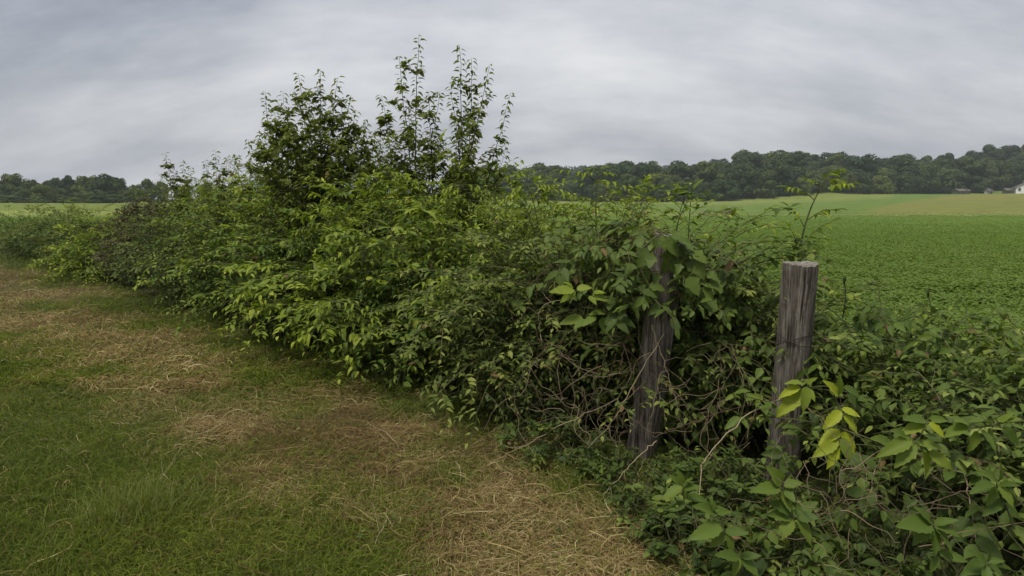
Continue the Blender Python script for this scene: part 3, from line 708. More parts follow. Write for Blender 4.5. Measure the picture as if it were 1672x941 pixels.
# ================================================================== SAPLINGS
def sapling(name, label, bpx, depth, tips, group, nb=10, leaf=.062, mat='sapling', seed=0, nl=8, blen=.5, thick=.014, extra=0, cat='sapling', droop=.55, tint=.44):
    rng = R_(seed); u = (bpx - 836) / FPX; leaf *= 1.4; nl += 3; nb = int(nb * (1.45 if extra else 1.1)) + 1; thick *= .75
    base = np.array([u * depth * 1.0, depth, 0.]); base[2] = float(terrain(base[0], base[1]))
    root = thing(name, base, label, cat, group)
    lf, tr, tw = MB(), MB(), MB()
    up = np.array([0, 0, 1.])
    for (px, py, dd) in tips:
        T = at(px, py, depth + dd)
        mid = base * .55 + T * .45; mid[2] = base[2] + (T[2] - base[2]) * .55; mid += rng.normal(0, .05, 3)
        C = spline([base + rng.normal(0, .04, 3) * np.array([1, 1, 0]), mid, T], 16)
        C[1:-1] += rng.normal(0, .008, (14, 3))
        Lt = np.linalg.norm(T - base)
        put_tubes(tr, C[None], (thick * (Lt / 2.5) * np.linspace(1, .14, 16))[None], [rng.uniform(.2, .6)], 6)
        # leaves on the leader
        K = int(Lt * .5 / .021); t = np.linspace(.5, 1, K); fi = t * 15; i0 = np.minimum(fi.astype(int), 14); f = (fi - i0)[:, None]
        P = C[i0] * (1 - f) + C[i0 + 1] * f; tan = nrm(C[i0 + 1] - C[i0])
        a = np.arange(K) * 2.4 + rng.normal(0, .3, K); sd = np.stack([np.cos(a), np.sin(a) * .8, np.zeros(K)], -1)
        D = sd * .9 + tan * .35 - up * (droop * rng.uniform(.2, 1.5, K))[:, None]
        put_leaves(lf, P + sd * .012, D, up + sd * .5 + rng.normal(0, .3, (K, 3)), leaf * rng.uniform(.75, 1.15, K) * (1.12 - .3 * t), np.full(K, .52), np.clip(tint + .2 * t + rng.normal(0, .15, K), 0, .92), T_MID, rng.uniform(.8, 2.2, K))
        # side branches
        m = nb + extra
        tb = np.sort(rng.uniform(.3, .93, m)); i0 = (tb * 15).astype(int)
        P0 = C[i0]; tan = nrm(C[np.minimum(i0 + 1, 15)] - C[i0])
        a = np.arange(m) * 2.39 + rng.uniform(0, 6); sd = np.stack([np.cos(a), np.sin(a), np.zeros(m)], -1)
        L = blen * (1.15 - tb) * rng.uniform(.6, 1.25, m) * Lt / 2.5
        put_shoots(lf, tr, P0, sd * .75 + tan * .8, L, .1, nl, leaf, .52, rng, T_MID, .25, tint, droop, .7, .12, .0035, .14, .45)
        # second order twigs
        P1 = P0 + nrm(sd * .75 + tan * .8) * (L * .5)[:, None]
        put_shoots(lf, tr, P1, nrm(sd * .5 + tan * .7 + rng.normal(0, .5, (m, 3))), L * .55, .1, max(4, nl - 3), leaf * .95, .52, rng, T_MID, .25, tint, droop, .7, .15, .0025, .14, .45)
    lf.obj('foliage', M[mat], root, base); tr.obj('trunk', M['bark'], root, base)
    return root
GS = 'saplings growing up through the hedge'
sapling('sapling', 'dense dark bushy sapling with a rounded crown above the hedge', 515, 8.4,
        [(487, 120, 0), (523, 114, .1), (552, 126, -.1), (573, 156, .1), (462, 150, .3), (445, 178, -.1), (582, 180, .2), (610, 215, .3), (420, 225, -.3), (505, 165, -.4), (540, 175, .5), (596, 205, .2), (470, 200, -.3), (500, 215, .6), (560, 215, -.5), (440, 205, .1)], GS, 11, .066, seed=3, nl=9, blen=.8, extra=3, tint=.48)
sapling('sapling', 'slim sapling with one bare-necked tip on the near edge of the dense dark crown', 470, 8.8,
        [(433, 150, 0), (405, 228, .2), (425, 215, -.2), (382, 252, .1), (450, 240, .2)], GS, 9, .06, seed=4, nl=8, blen=.6)
sapling('sapling', 'tallest sapling with a straight spire of drooping leaves', 688, 7.6,
        [(684, 60, 0), (652, 92, .2), (700, 150, -.2), (622, 155, .1), (668, 170, .3), (718, 150, -.1), (640, 215, -.2), (612, 222, .3), (660, 230, .1)], GS, 10, .062, seed=5, nl=8, blen=.62)
sapling('sapling', 'twin tipped sapling with thin airy stems beside the tallest one', 742, 7.5,
        [(750, 74, 0), (770, 95, .1), (736, 135, -.1), (757, 180, .2), (715, 215, -.1), (745, 220, .1)], GS, 9, .062, seed=6, nl=7, blen=.5)
sapling('sapling', 'leaning sapling with sparse stems fanning outwards over the field', 728, 7.2,
        [(800, 106, 0), (834, 152, .1), (786, 165, -.1), (826, 232, .2), (770, 225, 0)], GS, 7, .062, seed=9, nl=7, blen=.42)
sapling('sapling', 'wispy pale sprig bending out over the hedge top below the leaning sapling', 858, 6.6,
        [(850, 258, 0), (838, 262, .1)], GS, 3, .05, seed=10, nl=6, blen=.16, mat='fresh', thick=.008)
sapling('sapling', 'low bushy sapling filling the gap between the dark crown and the tallest spire', 610, 8.0,
        [(597, 195, 0), (575, 235, .2), (622, 225, -.1), (600, 245, .1), (635, 250, .2), (585, 270, -.3)], GS, 10, .058, seed=11, nl=8, blen=.5)
sapling('sapling', 'small thin sapling standing up near the brown bramble', 292, 11.5,
        [(270, 250, 0), (300, 262, .2), (312, 272, -.2), (285, 275, .1)], GS, 8, .062, seed=12, nl=7, blen=.45)
sapling('sapling', 'small sapling with arching tips between the bramble and the dark crown', 350, 10.6,
        [(352, 246, 0), (335, 262, .2), (372, 255, .1), (388, 262, -.1), (362, 275, .2)], GS, 8, .062, seed=13, nl=7, blen=.45)

# ================================================================== FEATHERY YOUNG SHOOTS (compound leaves)
def feathery(name, label, pts, fronds, mat='creeper', leaf=.05, seed=0, r=.006, tint=.6, group='young feathery shoots', npair=5):
    """pts: world centre line of the stem; fronds: (t along the stem, world tip of the frond)"""
    rng = R_(seed); C = spline(pts, 18)
    root = thing(name, pts[0], label, 'young shoot', group)
    lf, st = MB(), MB()
    put_tubes(st, C[None], (r * np.linspace(1, .3, 18))[None], [.4], 6)
    up = np.array([0, 0, 1.])
    for (t, tip) in fronds:
        i = min(int(t * 17), 16); b = C[i]; tip = np.asarray(tip)
        mid = (b + tip) / 2 + up * .12 * np.linalg.norm(tip - b)
        F = spline([b, mid, tip], 12)
        put_tubes(st, F[None], (.003 * np.linspace(1, .4, 12))[None], [.5], 4)
        n = npair; tt = np.linspace(.3, .97, n); ii = np.minimum((tt * 11).astype(int), 10)
        tan = nrm(F[ii + 1] - F[ii]); sd = nrm(np.cross(tan, up))
        flen = np.linalg.norm(tip - b)
        lsz = min(leaf, flen * .5)
        for sg in (1, -1):
            D = sd * sg * .85 + tan * .6 - up * .3 + rng.normal(0, .15, (n, 3))
            put_leaves(lf, F[ii], D, up + rng.normal(0, .3, (n, 3)), lsz * rng.uniform(.8, 1.1, n) * (1.1 - .35 * tt), np.full(n, .42), np.clip(tint + rng.normal(0, .12, n) + .2 * t, 0, .92), T_MID, rng.uniform(1, 2, n))
        put_leaves(lf, F[-1:], (F[-1:] - F[-2:-1]), up[None] + .01, np.array([lsz]), np.array([.45]), np.array([min(.92, tint + .25)]), T_MID)
    lf.obj('foliage', M[mat], root, pts[0]); st.obj('stem', M['stem'], root, pts[0])
    return root
Y = 4.0
feathery('young_shoot', 'thin leaning young shoot with yellow green leaves rising behind the bare post top',
         [at(1296, 470, Y), at(1305, 410, Y), at(1322, 345, Y), at(1352, 284, Y)],
         [(.98, at(1382, 300, Y)), (.96, at(1372, 278, Y + .1)), (.93, at(1318, 292, Y)), (.84, at(1392, 300, Y - .1)), (.78, at(1285, 305, Y)), (.6, at(1366, 342, Y)), (.58, at(1288, 338, Y)),
          (.4, at(1358, 362, Y)), (.33, at(1290, 372, Y - .1)), (.12, at(1345, 402, Y)), (.1, at(1264, 402, Y)), (.06, at(1328, 412, Y + .2)), (.2, at(1345, 388, Y + .2))], leaf=.07, seed=1, r=.008, tint=.6)
Y = 5.3
feathery('young_shoot', 'upright leafy shoot with layered leaves standing above the hedge top',
         [at(975, 400, Y), at(973, 360, Y), at(974, 310, Y), at(977, 270, Y)],
         [(.99, at(960, 275, Y)), (.99, at(990, 272, Y)), (.93, at(1000, 284, Y)), (.9, at(950, 284, Y)), (.82, at(915, 278, Y)), (.8, at(1032, 312, Y - .1)), (.76, at(990, 296, Y + .2)),
          (.66, at(905, 292, Y)), (.62, at(1045, 306, Y + .1)), (.5, at(930, 318, Y - .1)), (.48, at(1025, 328, Y)), (.4, at(915, 342, Y)), (.36, at(1020, 345, Y - .2)), (.3, at(945, 345, Y - .2))],
         'fresh', .075, 2, .008, .5, npair=4)
feathery('young_shoot', 'small pale shoot tip standing over the vine covered post',
         [at(1100, 390, 4.2), at(1108, 360, 4.2), at(1122, 328, 4.2)],
         [(.98, at(1140, 326, 4.2)), (.9, at(1104, 333, 4.2)), (.75, at(1134, 338, 4.2)), (.65, at(1092, 342, 4.2)), (.4, at(1135, 358, 4.2))], leaf=.04, seed=3, r=.005, tint=.7, npair=3)
feathery('young_shoot', 'feathery pale shoot poking over the hedge top behind the upright shoot',
         [at(1040, 370, 5.2), at(1048, 345, 5.2), at(1057, 328, 5.2)],
         [(.95, at(1072, 330, 5.2)), (.9, at(1046, 332, 5.2)), (.6, at(1072, 342, 5.2)), (.5, at(1030, 345, 5.2))], 'fresh', .05, 4, .005, .6, npair=3)
# arching bright shoots across the hedge front and top
HS = [(600, 420, 5.6), (700, 345, 6.3), (520, 385, 7.2), (450, 330, 8.4), (640, 300, 7.0), (760, 320, 6.2), (880, 320, 5.8), (560, 510, 5.25), (760, 470, 4.75), (345, 320, 9.9)]
for k, (px, py, d) in enumerate(HS):
    rng = R_(400 + k); b = at(px, py + 60, d); c = at(px + rng.uniform(-12, 12), py + 5, d - .12); e = at(px + rng.uniform(-30, 30), py - 22, d - .25)
    fr = []
    for t in (.35, .5, .65, .8, .9, .98):
        for sgn in (-1, 1):
            fr.append((t, at(px + sgn * rng.uniform(35, 62) * (6. / d), py + 48 * (1 - t) * 1.2 - 8 + rng.uniform(-6, 12), d - rng.uniform(.1, .35))))
    where = ['in the bright middle of the hedge front', 'on the hedge top under the tallest sapling', 'below the near edge of the dense dark sapling', 'under the slim bare-necked sapling', 'between the dark crown and the tallest spire',
             'under the leaning sapling', 'below the wispy pale sprig', 'low on the hedge front over dark gaps', 'over the grey twiggy part of the hedge front', 'beside the small arching-tip sapling'][k]
    feathery('young_shoot', 'arching bright green shoot ' + where, [b, c, e], fr, 'fresh', .07, 410 + k, .005, .5, npair=4)

# ================================================================== LARGE LEAVED CREEPER SPRIGS NEAR THE CAMERA
def z8(x, y): return (1060 + x * .4262, 540 + y * .4262)
def z7(x, y): return (860 + x * .4252, 420 + y * .4252)
def z6(x, y): return (980 + x * .1806, 330 + y * .1806)

def sprig(name, label, depth, stem, leaves, zf, tint=.55, wid=.5, seed=0, tmpl=None, group='large leaved creeper sprigs', r=.0035, facing=.8, mat='creeper', cat='creeper', swell=1.0, ground=True):
    rng = R_(seed); tmpl = tmpl or T_HI
    S = [at(*zf(x, y), depth + (dz[0] if dz else 0)) for (x, y, *dz) in stem]
    root = thing(name, S[0], label, cat, group)
    lf, st = MB(), MB()
    C = spline(S, 16); put_tubes(st, C[None], (r * np.linspace(1.1, .6, 16))[None], [.45], 6)
    P, D, Nn, Ls, W, T = [], [], [], [], [], []
    tw = []
    for (x0, y0, x1, y1, *opt) in leaves:
        dj = rng.uniform(-.03, .03)
        a = at(*zf(x0, y0), depth + dj); b = at(*zf(x1, y1), depth + dj - rng.uniform(.01, .06))
        d = b - a; L = np.linalg.norm(d)
        P.append(a); D.append(d); Ls.append(L * swell)
        Nn.append(np.array([rng.normal(0, .28), -facing + rng.normal(0, .2), 1.0]))
        W.append(wid * rng.uniform(.88, 1.12)); T.append(np.clip((opt[0] if opt else tint) + .1 + rng.normal(0, .08), 0, .92))
        i = np.argmin(np.linalg.norm(C - a, axis=1))
        m = (C[i] + a) / 2 + rng.normal(0, .004, 3)
        tw.append(np.array([C[i], m, a + d * .03]))
    put_tubes(st, np.array(tw), (r * .42 * np.array([1, .9, .8]))[None], [.6], 4)
    put_leaves(lf, np.array(P), np.array(D), np.array(Nn), np.array(Ls), np.array(W), np.array(T), tmpl, rng.uniform(.5, 1.3, len(P)))
    lf.obj('foliage', M[mat], root, S[0], True); st.obj('stem', M['stem'], root, S[0])
    return root

sprig('creeper_sprig', 'light green creeper sprig hanging across the bare post', 3.3, [(960, 330), (820, 262), (690, 215), (590, 222)],
      [(590, 228, 495, 322, .75), (600, 215, 600, 312, .7), (575, 215, 500, 245, .75), (590, 205, 528, 188, .7), (605, 205, 634, 178, .65), (605, 220, 640, 268, .7), (700, 215, 745, 240, .55), (690, 225, 712, 250, .6), (800, 258, 868, 292, .55), (745, 215, 820, 250, .3), (765, 240, 800, 300, .3)], z8, seed=1)
sprig('creeper_sprig', 'brightest yellow green hanging leaf spray beside the bare post', 2.75, [(700, 215), (715, 262), (735, 330), (735, 390), (722, 445)],
      [(735, 308, 668, 374, .85), (738, 298, 812, 326, .8), (745, 328, 815, 392, .9), (735, 383, 646, 427, .85), (736, 388, 800, 472, .8), (724, 420, 630, 484, .7), (720, 438, 692, 532, .92), (738, 410, 775, 505, .4), (722, 250, 690, 190, .7), (718, 250, 740, 180, .6)], z8, seed=2)
sprig('creeper_sprig', 'wide seven leaved creeper sprig reaching out over the dark creeper mound', 2.45, [(1215, 362), (1075, 350), (1020, 428), (885, 465)],
      [(1005, 420, 880, 470, .55), (1020, 437, 943, 520, .6), (1022, 430, 1142, 443, .6), (1048, 463, 1086, 562, .62), (1070, 463, 1177, 532, .6), (1062, 355, 963, 387, .7), (1072, 352, 1142, 408, .9), (1060, 345, 985, 328, .5), (1078, 345, 1150, 335, .45), (930, 440, 870, 400, .5), (990, 415, 945, 370, .5)], z8, seed=3)
sprig('creeper_sprig', 'broad leaved creeper sprig with leaves drooping at the picture edge', 2.4, [(1460, 345), (1360, 352), (1260, 372), (1205, 368)],
      [(1255, 385, 1235, 472, .5), (1272, 382, 1348, 462, .5), (1215, 364, 1145, 392, .5), (1352, 370, 1432, 442, .45), (1332, 345, 1425, 328, .45), (1300, 352, 1255, 306, .5), (1345, 350, 1392, 312, .5), (1300, 375, 1320, 430, .4), (1230, 362, 1180, 330, .4)], z8, seed=4)
sprig('creeper_sprig', 'upright creeper plant with broad rounded leaves at the bare post foot', 2.6, [(560, 960), (556, 840), (553, 715), (510, 605)],
      [(500, 602, 404, 606, .42), (508, 588, 478, 530, .45), (516, 596, 586, 572, .5), (512, 612, 548, 694, .5), (550, 712, 466, 696, .35), (548, 722, 498, 798, .45), (566, 720, 640, 818, .45), (560, 705, 642, 650, .32), (568, 714, 650, 712, .3), (545, 690, 480, 655, .25), (520, 612, 560, 650, .4)], z8, seed=5, wid=.6)
sprig('creeper_sprig', 'small four leaved creeper sprig between the two post feet', 2.85, [(140, 760), (135, 680), (128, 595)],
      [(128, 597, 48, 636, .4), (122, 590, 85, 552, .4), (130, 588, 112, 538, .42), (134, 590, 152, 562, .4), (132, 600, 140, 650, .35), (135, 605, 190, 590, .3), (138, 640, 230, 640, .25), (137, 660, 80, 690, .25)], z8, seed=6)
sprig('creeper_sprig', 'dull green sprig with pointed leaves fanning over the straw edge', 2.45, [(330, 1000), (345, 880), (290, 770), (250, 690)],
      [(290, 768, 378, 772, .35), (285, 760, 207, 735, .35), (255, 700, 200, 660, .35), (260, 700, 310, 690, .35), (252, 690, 240, 640, .4), (290, 778, 230, 830, .3), (300, 785, 330, 860, .35), (345, 870, 320, 945, .4), (352, 872, 430, 940, .38), (350, 865, 425, 858, .35), (340, 868, 270, 850, .3), (275, 750, 160, 790, .25), (335, 930, 240, 980, .3)], z8, seed=7, wid=.5)
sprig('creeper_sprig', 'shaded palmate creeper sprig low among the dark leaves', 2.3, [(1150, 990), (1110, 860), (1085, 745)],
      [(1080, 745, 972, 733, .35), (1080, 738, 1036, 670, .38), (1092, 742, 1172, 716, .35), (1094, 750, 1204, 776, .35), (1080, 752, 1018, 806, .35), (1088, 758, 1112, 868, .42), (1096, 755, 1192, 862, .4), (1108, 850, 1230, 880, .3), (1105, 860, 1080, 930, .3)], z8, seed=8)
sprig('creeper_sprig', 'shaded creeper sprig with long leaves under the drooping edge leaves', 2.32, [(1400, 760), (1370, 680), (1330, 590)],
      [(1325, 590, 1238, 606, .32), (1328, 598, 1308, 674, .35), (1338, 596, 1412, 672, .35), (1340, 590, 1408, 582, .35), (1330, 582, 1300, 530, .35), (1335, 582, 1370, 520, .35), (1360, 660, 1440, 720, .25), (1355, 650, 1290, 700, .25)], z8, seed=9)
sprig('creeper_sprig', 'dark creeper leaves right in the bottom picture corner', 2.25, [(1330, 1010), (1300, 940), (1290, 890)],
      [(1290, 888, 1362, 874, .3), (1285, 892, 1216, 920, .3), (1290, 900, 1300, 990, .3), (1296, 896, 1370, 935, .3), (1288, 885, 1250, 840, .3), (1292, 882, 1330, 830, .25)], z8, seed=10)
sprig('creeper_sprig', 'pale trifoliate sprig on the long dry vine between the posts', 3.3, [(530, 262), (470, 272), (440, 268), (320, 240)],
      [(430, 262, 395, 240, .6), (435, 262, 442, 235, .55), (420, 265, 410, 295, .6), (330, 240, 380, 222, .5), (325, 245, 290, 265, .5), (322, 240, 352, 255, .45), (345, 330, 290, 375, .4), (350, 330, 385, 375, .45), (340, 325, 330, 305, .35)], z8, seed=11)
sprig('creeper_sprig', 'light green leaf spray hanging off the hedge front beside the vine covered post', 3.75, [(430, 180), (330, 160), (235, 148), (185, 128)],
      [(183, 128, 92, 122, .8), (188, 134, 124, 166, .8), (192, 124, 248, 108, .75), (178, 118, 150, 90, .8), (240, 150, 268, 178, .65), (250, 146, 316, 158, .65), (255, 140, 300, 128, .6), (290, 232, 300, 288, .55), (330, 228, 394, 278, .6), (215, 232, 126, 248, .6), (265, 228, 215, 258, .6), (300, 215, 250, 205, .5), (320, 215, 350, 200, .5), (230, 240, 180, 268, .5)], z7, seed=12, wid=.6)
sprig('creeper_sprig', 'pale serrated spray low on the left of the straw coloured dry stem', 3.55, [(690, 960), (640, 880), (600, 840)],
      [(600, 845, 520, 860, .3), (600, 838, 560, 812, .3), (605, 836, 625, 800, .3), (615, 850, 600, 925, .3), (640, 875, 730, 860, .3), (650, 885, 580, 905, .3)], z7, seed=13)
# vine hanging over the left post
vl = [(580, 305, 553, 392), (590, 318, 718, 478), (655, 455, 583, 645), (680, 508, 772, 715), (400, 600, 422, 748), (445, 420, 350, 585), (790, 680, 912, 835), (772, 538, 944, 642), (440, 762, 538, 884), (372, 742, 392, 818),
      (442, 755, 596, 772), (300, 462, 357, 565), (930, 780, 1060, 900), (640, 300, 800, 330), (560, 380, 600, 440), (690, 420, 830, 500), (860, 560, 960, 700), (300, 560, 230, 640), (380, 330, 300, 360), (250, 700, 190, 760),
      (480, 340, 440, 420), (520, 330, 490, 430), (620, 420, 640, 520), (470, 500, 440, 590), (330, 660, 300, 740), (520, 640, 500, 740), (720, 560, 700, 640), (820, 760, 830, 860), (880, 700, 1000, 760), (960, 640, 1080, 700), (1000, 720, 1120, 800), (760, 440, 900, 470), (840, 450, 980, 540), (700, 350, 860, 390)]
sprig('hanging_vine', 'dark broad leaved vine draped over the top of the leaning post', 3.74, [(300, 500, -.02), (480, 330, 0), (600, 290, .05), (760, 420, 0), (960, 640, 0)], [v + (.42 if i % 4 else .55,) for i, v in enumerate(vl)],
      z6, .42, .78, 14, T_IVY, 'large leaved creeper sprigs', .005, .75, 'ivy', 'vine')
# random broad vine leaves between the posts and over the low mounds give the near vegetation its big leaf scale
def leaf_blanket(name, label, region, n, seed, size=(.06, .11), mat='ivy', group=None, tint=.4, cat='creeper', lsize=.068):
    rng = R_(seed); pts = []
    s0, s1, w0, w1, hf = region
    s = rng.uniform(s0, s1, n); w = rng.uniform(w0, w1, n); x, y = hxy(s, w); z = terrain(x, y) + hf(s, w) * rng.uniform(.82, 1.08, n)
    c = np.array([x.mean(), y.mean(), 0.])
    root = thing(name, c, label, cat, group)
    lf, st = MB(), MB()
    P0 = np.stack([x, y, z], -1); a = rng.uniform(0, 6.28, n)
    D = np.stack([np.cos(a) * .6 - .25, np.sin(a) * .6 - .35, rng.uniform(-.1, .5, n)], -1)
    put_shoots(lf, st, P0, D, rng.uniform(.14, .32, n), .4, 7, lsize, .58, rng, T_HI, .25, tint, .45, .85, .2, .0022, .12, .35)
    lf.obj('foliage', M[mat], root, c, True); st.obj('stems', M['stem'], root, c)
    return root
GV = 'trailing creepers over the right hand bank'
leaf_blanket('trailing_creeper', 'broad pale leaves trailing over the top of the vine mound by the crop', (-3.6, -1.9, 1.2, 2.3, lambda s, w: .84 - .1 * (w - 1.6) ** 2 + .05 * np.sin(s * 5)), 230, 5, group=GV, mat='creeper', tint=.36)
leaf_blanket('trailing_creeper', 'dark leaves trailing low in front of the bare post and its neighbours', (-3.2, -2.0, .1, .8, lambda s, w: .22 + .45 * w), 70, 6, group=GV, tint=.34)
leaf_blanket('trailing_creeper', 'leafy vine canopy spilling over the leaning post from the hedge behind', (-1.5, -.5, .16, .95, lambda s, w: 1.34 - .28 * np.clip(-.95 - s, 0, 1) - .6 * np.clip(.38 - w, 0, 1)), 190, 15, group=GV, tint=.42, lsize=.078)
leaf_blanket('trailing_creeper', 'dark vine sloping down from the leaning post towards the bare one', (-1.9, -1.2, .85, 1.5, lambda s, w: 1.12 - .5 * np.clip(-1.2 - s, 0, 1)), 110, 16, group=GV, tint=.4)
leaf_blanket('trailing_creeper', 'leafy vine trailing down between the two posts', (-1.75, -1.0, .9, 1.6, lambda s, w: .5 + .45 * (w - .9)), 110, 7, group=GV, tint=.42)

# ================================================================== DRY STEMS, TANGLES, STALKS
def stalk(name, label, pts, r, cat, group, tint=.6, mat='drystem', seed=0, forks=2):
    rng = R_(900 + seed); C = spline(pts, 22); C[1:-1] += rng.normal(0, .004, (20, 3))
    mb = MB(); r = r * .62
    put_tubes(mb, C[None], (r * np.linspace(1, .45, 22))[None], [tint], 6)
    for k in range(forks):
        i = rng.integers(5, 18); d = nrm(C[i + 1] - C[i] + rng.normal(0, .5, 3)); L = rng.uniform(.05, .16)
        F = np.array([C[i], C[i] + d * L * .5, C[i] + d * L + np.array([0, 0, rng.normal(0, .02)])])
        put_tubes(mb, F[None], (r * .5 * np.array([1, .7, .3]))[None], [tint], 4)
    o = mb.obj(name, M[mat], None, C[0]); o.location = [float(v) for v in C[0]]
    return tag(o, label, cat, group)
GD = 'dry vine stems among the posts'
def A(l, d0, d1):
    n = len(l); return [at(px, py, d0 + (d1 - d0) * i / (n - 1)) for i, (px, py) in enumerate(l)]
stalk('dry_vine_stem', 'long pale stem curving down from the bare post into the weeds', A([(1273, 652), (1222, 678), (1160, 736), (1145, 783), (1124, 938)], 3.45, 2.75), .005, 'stem', GD, .75, seed=1)
stalk('dry_vine_stem', 'thin pale stem slanting across the leaning post', A([(1084, 545), (1038, 620), (1004, 683), (960, 732)], 3.7, 3.6), .0045, 'stem', GD, .75, seed=2)
stalk('dry_vine_stem', 'straight bent stem leaning out of the hedge onto the cut grass', A([(1010, 650), (932, 688), (860, 726), (806, 752)], 3.9, 3.85), .0045, 'stem', GD, .8, seed=3)
stalk('dry_vine_stem', 'short pale stem leaning at the foot of the leaning post', A([(1072, 720), (1030, 757), (978, 818)], 3.5, 3.3), .0045, 'stem', GD, .7, seed=4)
stalk('dry_vine_stem', 'greenish stem running down the front of the leaning post', A([(1064, 530), (1089, 607), (1112, 690)], 3.65, 3.45), .004, 'stem', GD, .3, seed=5)
stalk('dry_vine_stem', 'level reddish stem bridging the two posts', A([(1085, 705), (1130, 690), (1195, 668), (1273, 648)], 3.5, 3.5), .0045, 'stem', GD, .35, 'redvine', 6)
stalk('dry_vine_stem', 'pale upright stem in the dark leaves near the picture edge', A([(1578, 785), (1588, 850), (1600, 930)], 2.6, 2.5), .0045, 'stem', GD, .5, seed=7)
stalk('dry_vine_stem', 'drooping stem under the wide seven leaved sprig', A([(1437, 738), (1418, 813), (1398, 880)], 2.65, 2.7), .004, 'stem', GD, .5, seed=8)
stalk('dry_vine_stem', 'red brown stem rising through the twiggy shrub beside the leaning post', A([(1012, 610), (1020, 560), (1032, 530)], 3.8, 3.8), .006, 'stem', GD, .6, 'redvine', 9)
stalk('dry_vine_stem', 'arched grey stem poking from the hedge front above the dark gaps', A([(885, 560), (880, 530), (884, 500), (930, 488)], 4.05, 4.0), .005, 'stem', GD, .8, seed=10)
GG = 'long pale stalks lying on the cut grass'
def Gp(l, zz=.04): return [on_ground(px, py, zz + .03 * math.sin(i * 2.1)) for i, (px, py) in enumerate(l)]
for k, (lab, l) in enumerate([
    ('thin straight stalk lying towards the bottom picture edge', [(643, 831), (621, 868), (590, 940)]),
    ('forked pale stalk curving along the bottom picture edge', [(736, 878), (764, 914), (800, 924), (841, 930)]),
    ('long curved stalk beside the forked one', [(690, 884), (730, 905), (790, 935)]),
    ('pale stalk lying at the edge of the red brown straw heap', [(930, 790), (945, 835), (961, 878), (955, 915)]),
    ('stout pale stalk bending towards the lower weeds', [(882, 876), (920, 915), (945, 940)]),
    ('looped stalk on the green and straw patch in the verge', [(296, 730), (268, 775), (267, 799), (292, 819), (310, 826)]),
    ('bundle-like arched stalk over the straw in the middle verge', [(300, 716), (350, 700), (378, 680)]),
    ('curved stalk crossing the open straw in front of the hedge', [(430, 800), (505, 770), (560, 752), (600, 745)]),
    ('wavy stalk lying between the two red brown straw heaps', [(600, 690), (640, 715), (660, 740), (700, 742)]),
    ('pale stalk lying on the short green grass', [(180, 690), (215, 692), (262, 680)]),
]):
    stalk('dry_stalk', lab, Gp(l), .0042, 'stalk', GG, .8 + .02 * (k % 5), 'drystem', 20 + k, 3)

def tangle(name, label, centre, ext, n, r, mat, seed, cat='tangle', group=None, curl=1.0, L=(.2, .6), tint=(.2, .8)):
    rng = R_(seed); c = np.asarray(centre, float); n = int(n * (.42 if r < .004 else 1)); r *= .8
    P = c + rng.normal(0, .5, (n, 3)) * np.array(ext)
    d = nrm(rng.normal(0, 1, (n, 3)) * np.array([1, .7, .6])); Ln = rng.uniform(*L, n)
    C = [P]; 
    for k in range(11):
        d = nrm(d + rng.normal(0, .33 * curl, (n, 3))); C.append(C[-1] + d * (Ln / 11)[:, None])
    C = np.stack(C, 1)
    mb = MB(); put_tubes(mb, C, (r * rng.uniform(.5, 1.4, n))[:, None] * np.linspace(1, .4, 12)[None], rng.uniform(*tint, n) * (.7 if r < .004 else 1), 4)
    o = mb.obj(name, M[mat], None, c); o.location = [float(v) for v in c]
    return tag(o, label, cat, group)
GT = 'tangles of dry vine'
tangle('vine_tangle', 'nest of red brown dry vine on top of the leaning post', at(1045, 388, 4.0), (.34, .16, .09), 90, .003, 'redvine', 1, group=GT, curl=1.3, L=(.15, .45))
tangle('vine_tangle', 'thin dry vine stems hanging in the dark beside the leaning post foot', at(970, 650, 3.72), (.42, .14, .36), 150, .0022, 'drystem', 2, group=GT, L=(.25, .7), tint=(0, .55))
tangle('vine_tangle', 'curling stems in the dark gap between the two posts', at(1170, 660, 3.6), (.35, .16, .34), 130, .0022, 'drystem', 3, group=GT, L=(.2, .6), tint=(0, .55))
tangle('vine_tangle', 'dry grey twigs woven through the hedge front beside the drooping vine', at(930, 470, 4.05), (.4, .15, .35), 120, .002, 'redvine', 4, group=GT, L=(.2, .5))
tangle('vine_tangle', 'curling dry stems behind the hanging yellow green spray', at(1400, 800, 2.62), (.35, .12, .26), 100, .0022, 'drystem', 5, group=GT, L=(.2, .55), tint=(0, .5))
tangle('vine_tangle', 'thin stems knotted among the dark leaves near the picture corner', at(1570, 850, 2.5), (.3, .14, .26), 60, .0022, 'drystem', 6, group=GT, L=(.2, .5), tint=(0, .4))
# heaps of raked red brown straw
def heap(label, px, py, rx, ry, n, seed, a0):
    rng = R_(seed); n = int(n * 1.0); rx *= 1.1; ry *= 1.1; c = on_ground(px, py, .0); c[2] = float(terrain(c[0], c[1]))
    q = rng.normal(0, .5, (n, 2)); x = c[0] + q[:, 0] * rx; y = c[1] + q[:, 1] * ry
    z = terrain(x, y) + .015 + .05 * np.exp(-2 * (q ** 2).sum(1)) * rng.uniform(.2, 1, n)
    a = a0 + rng.normal(0, .9, n); Ln = rng.uniform(.08, .34, n); kk = rng.normal(0, 1.2, n); C = []
    for k in range(6):
        C.append(np.stack([x, y, z + .015 * np.sin(k + a * 3)], -1)); x = x + np.cos(a) * Ln / 6; y = y + np.sin(a) * Ln / 6; a = a + kk / 6
    mb = MB(); put_tubes(mb, np.stack(C, 1), (.0017 * rng.uniform(.6, 1.5, n))[:, None] * np.array([.8, 1, 1, .9, .7, .4])[None], np.clip(rng.normal(.4, .22, n), 0, 1), 3)
    o = mb.obj('straw_heap', M['hay'], None, c); o.location = [float(v) for v in c]
    tag(o, label, 'straw', 'heaps of raked straw')
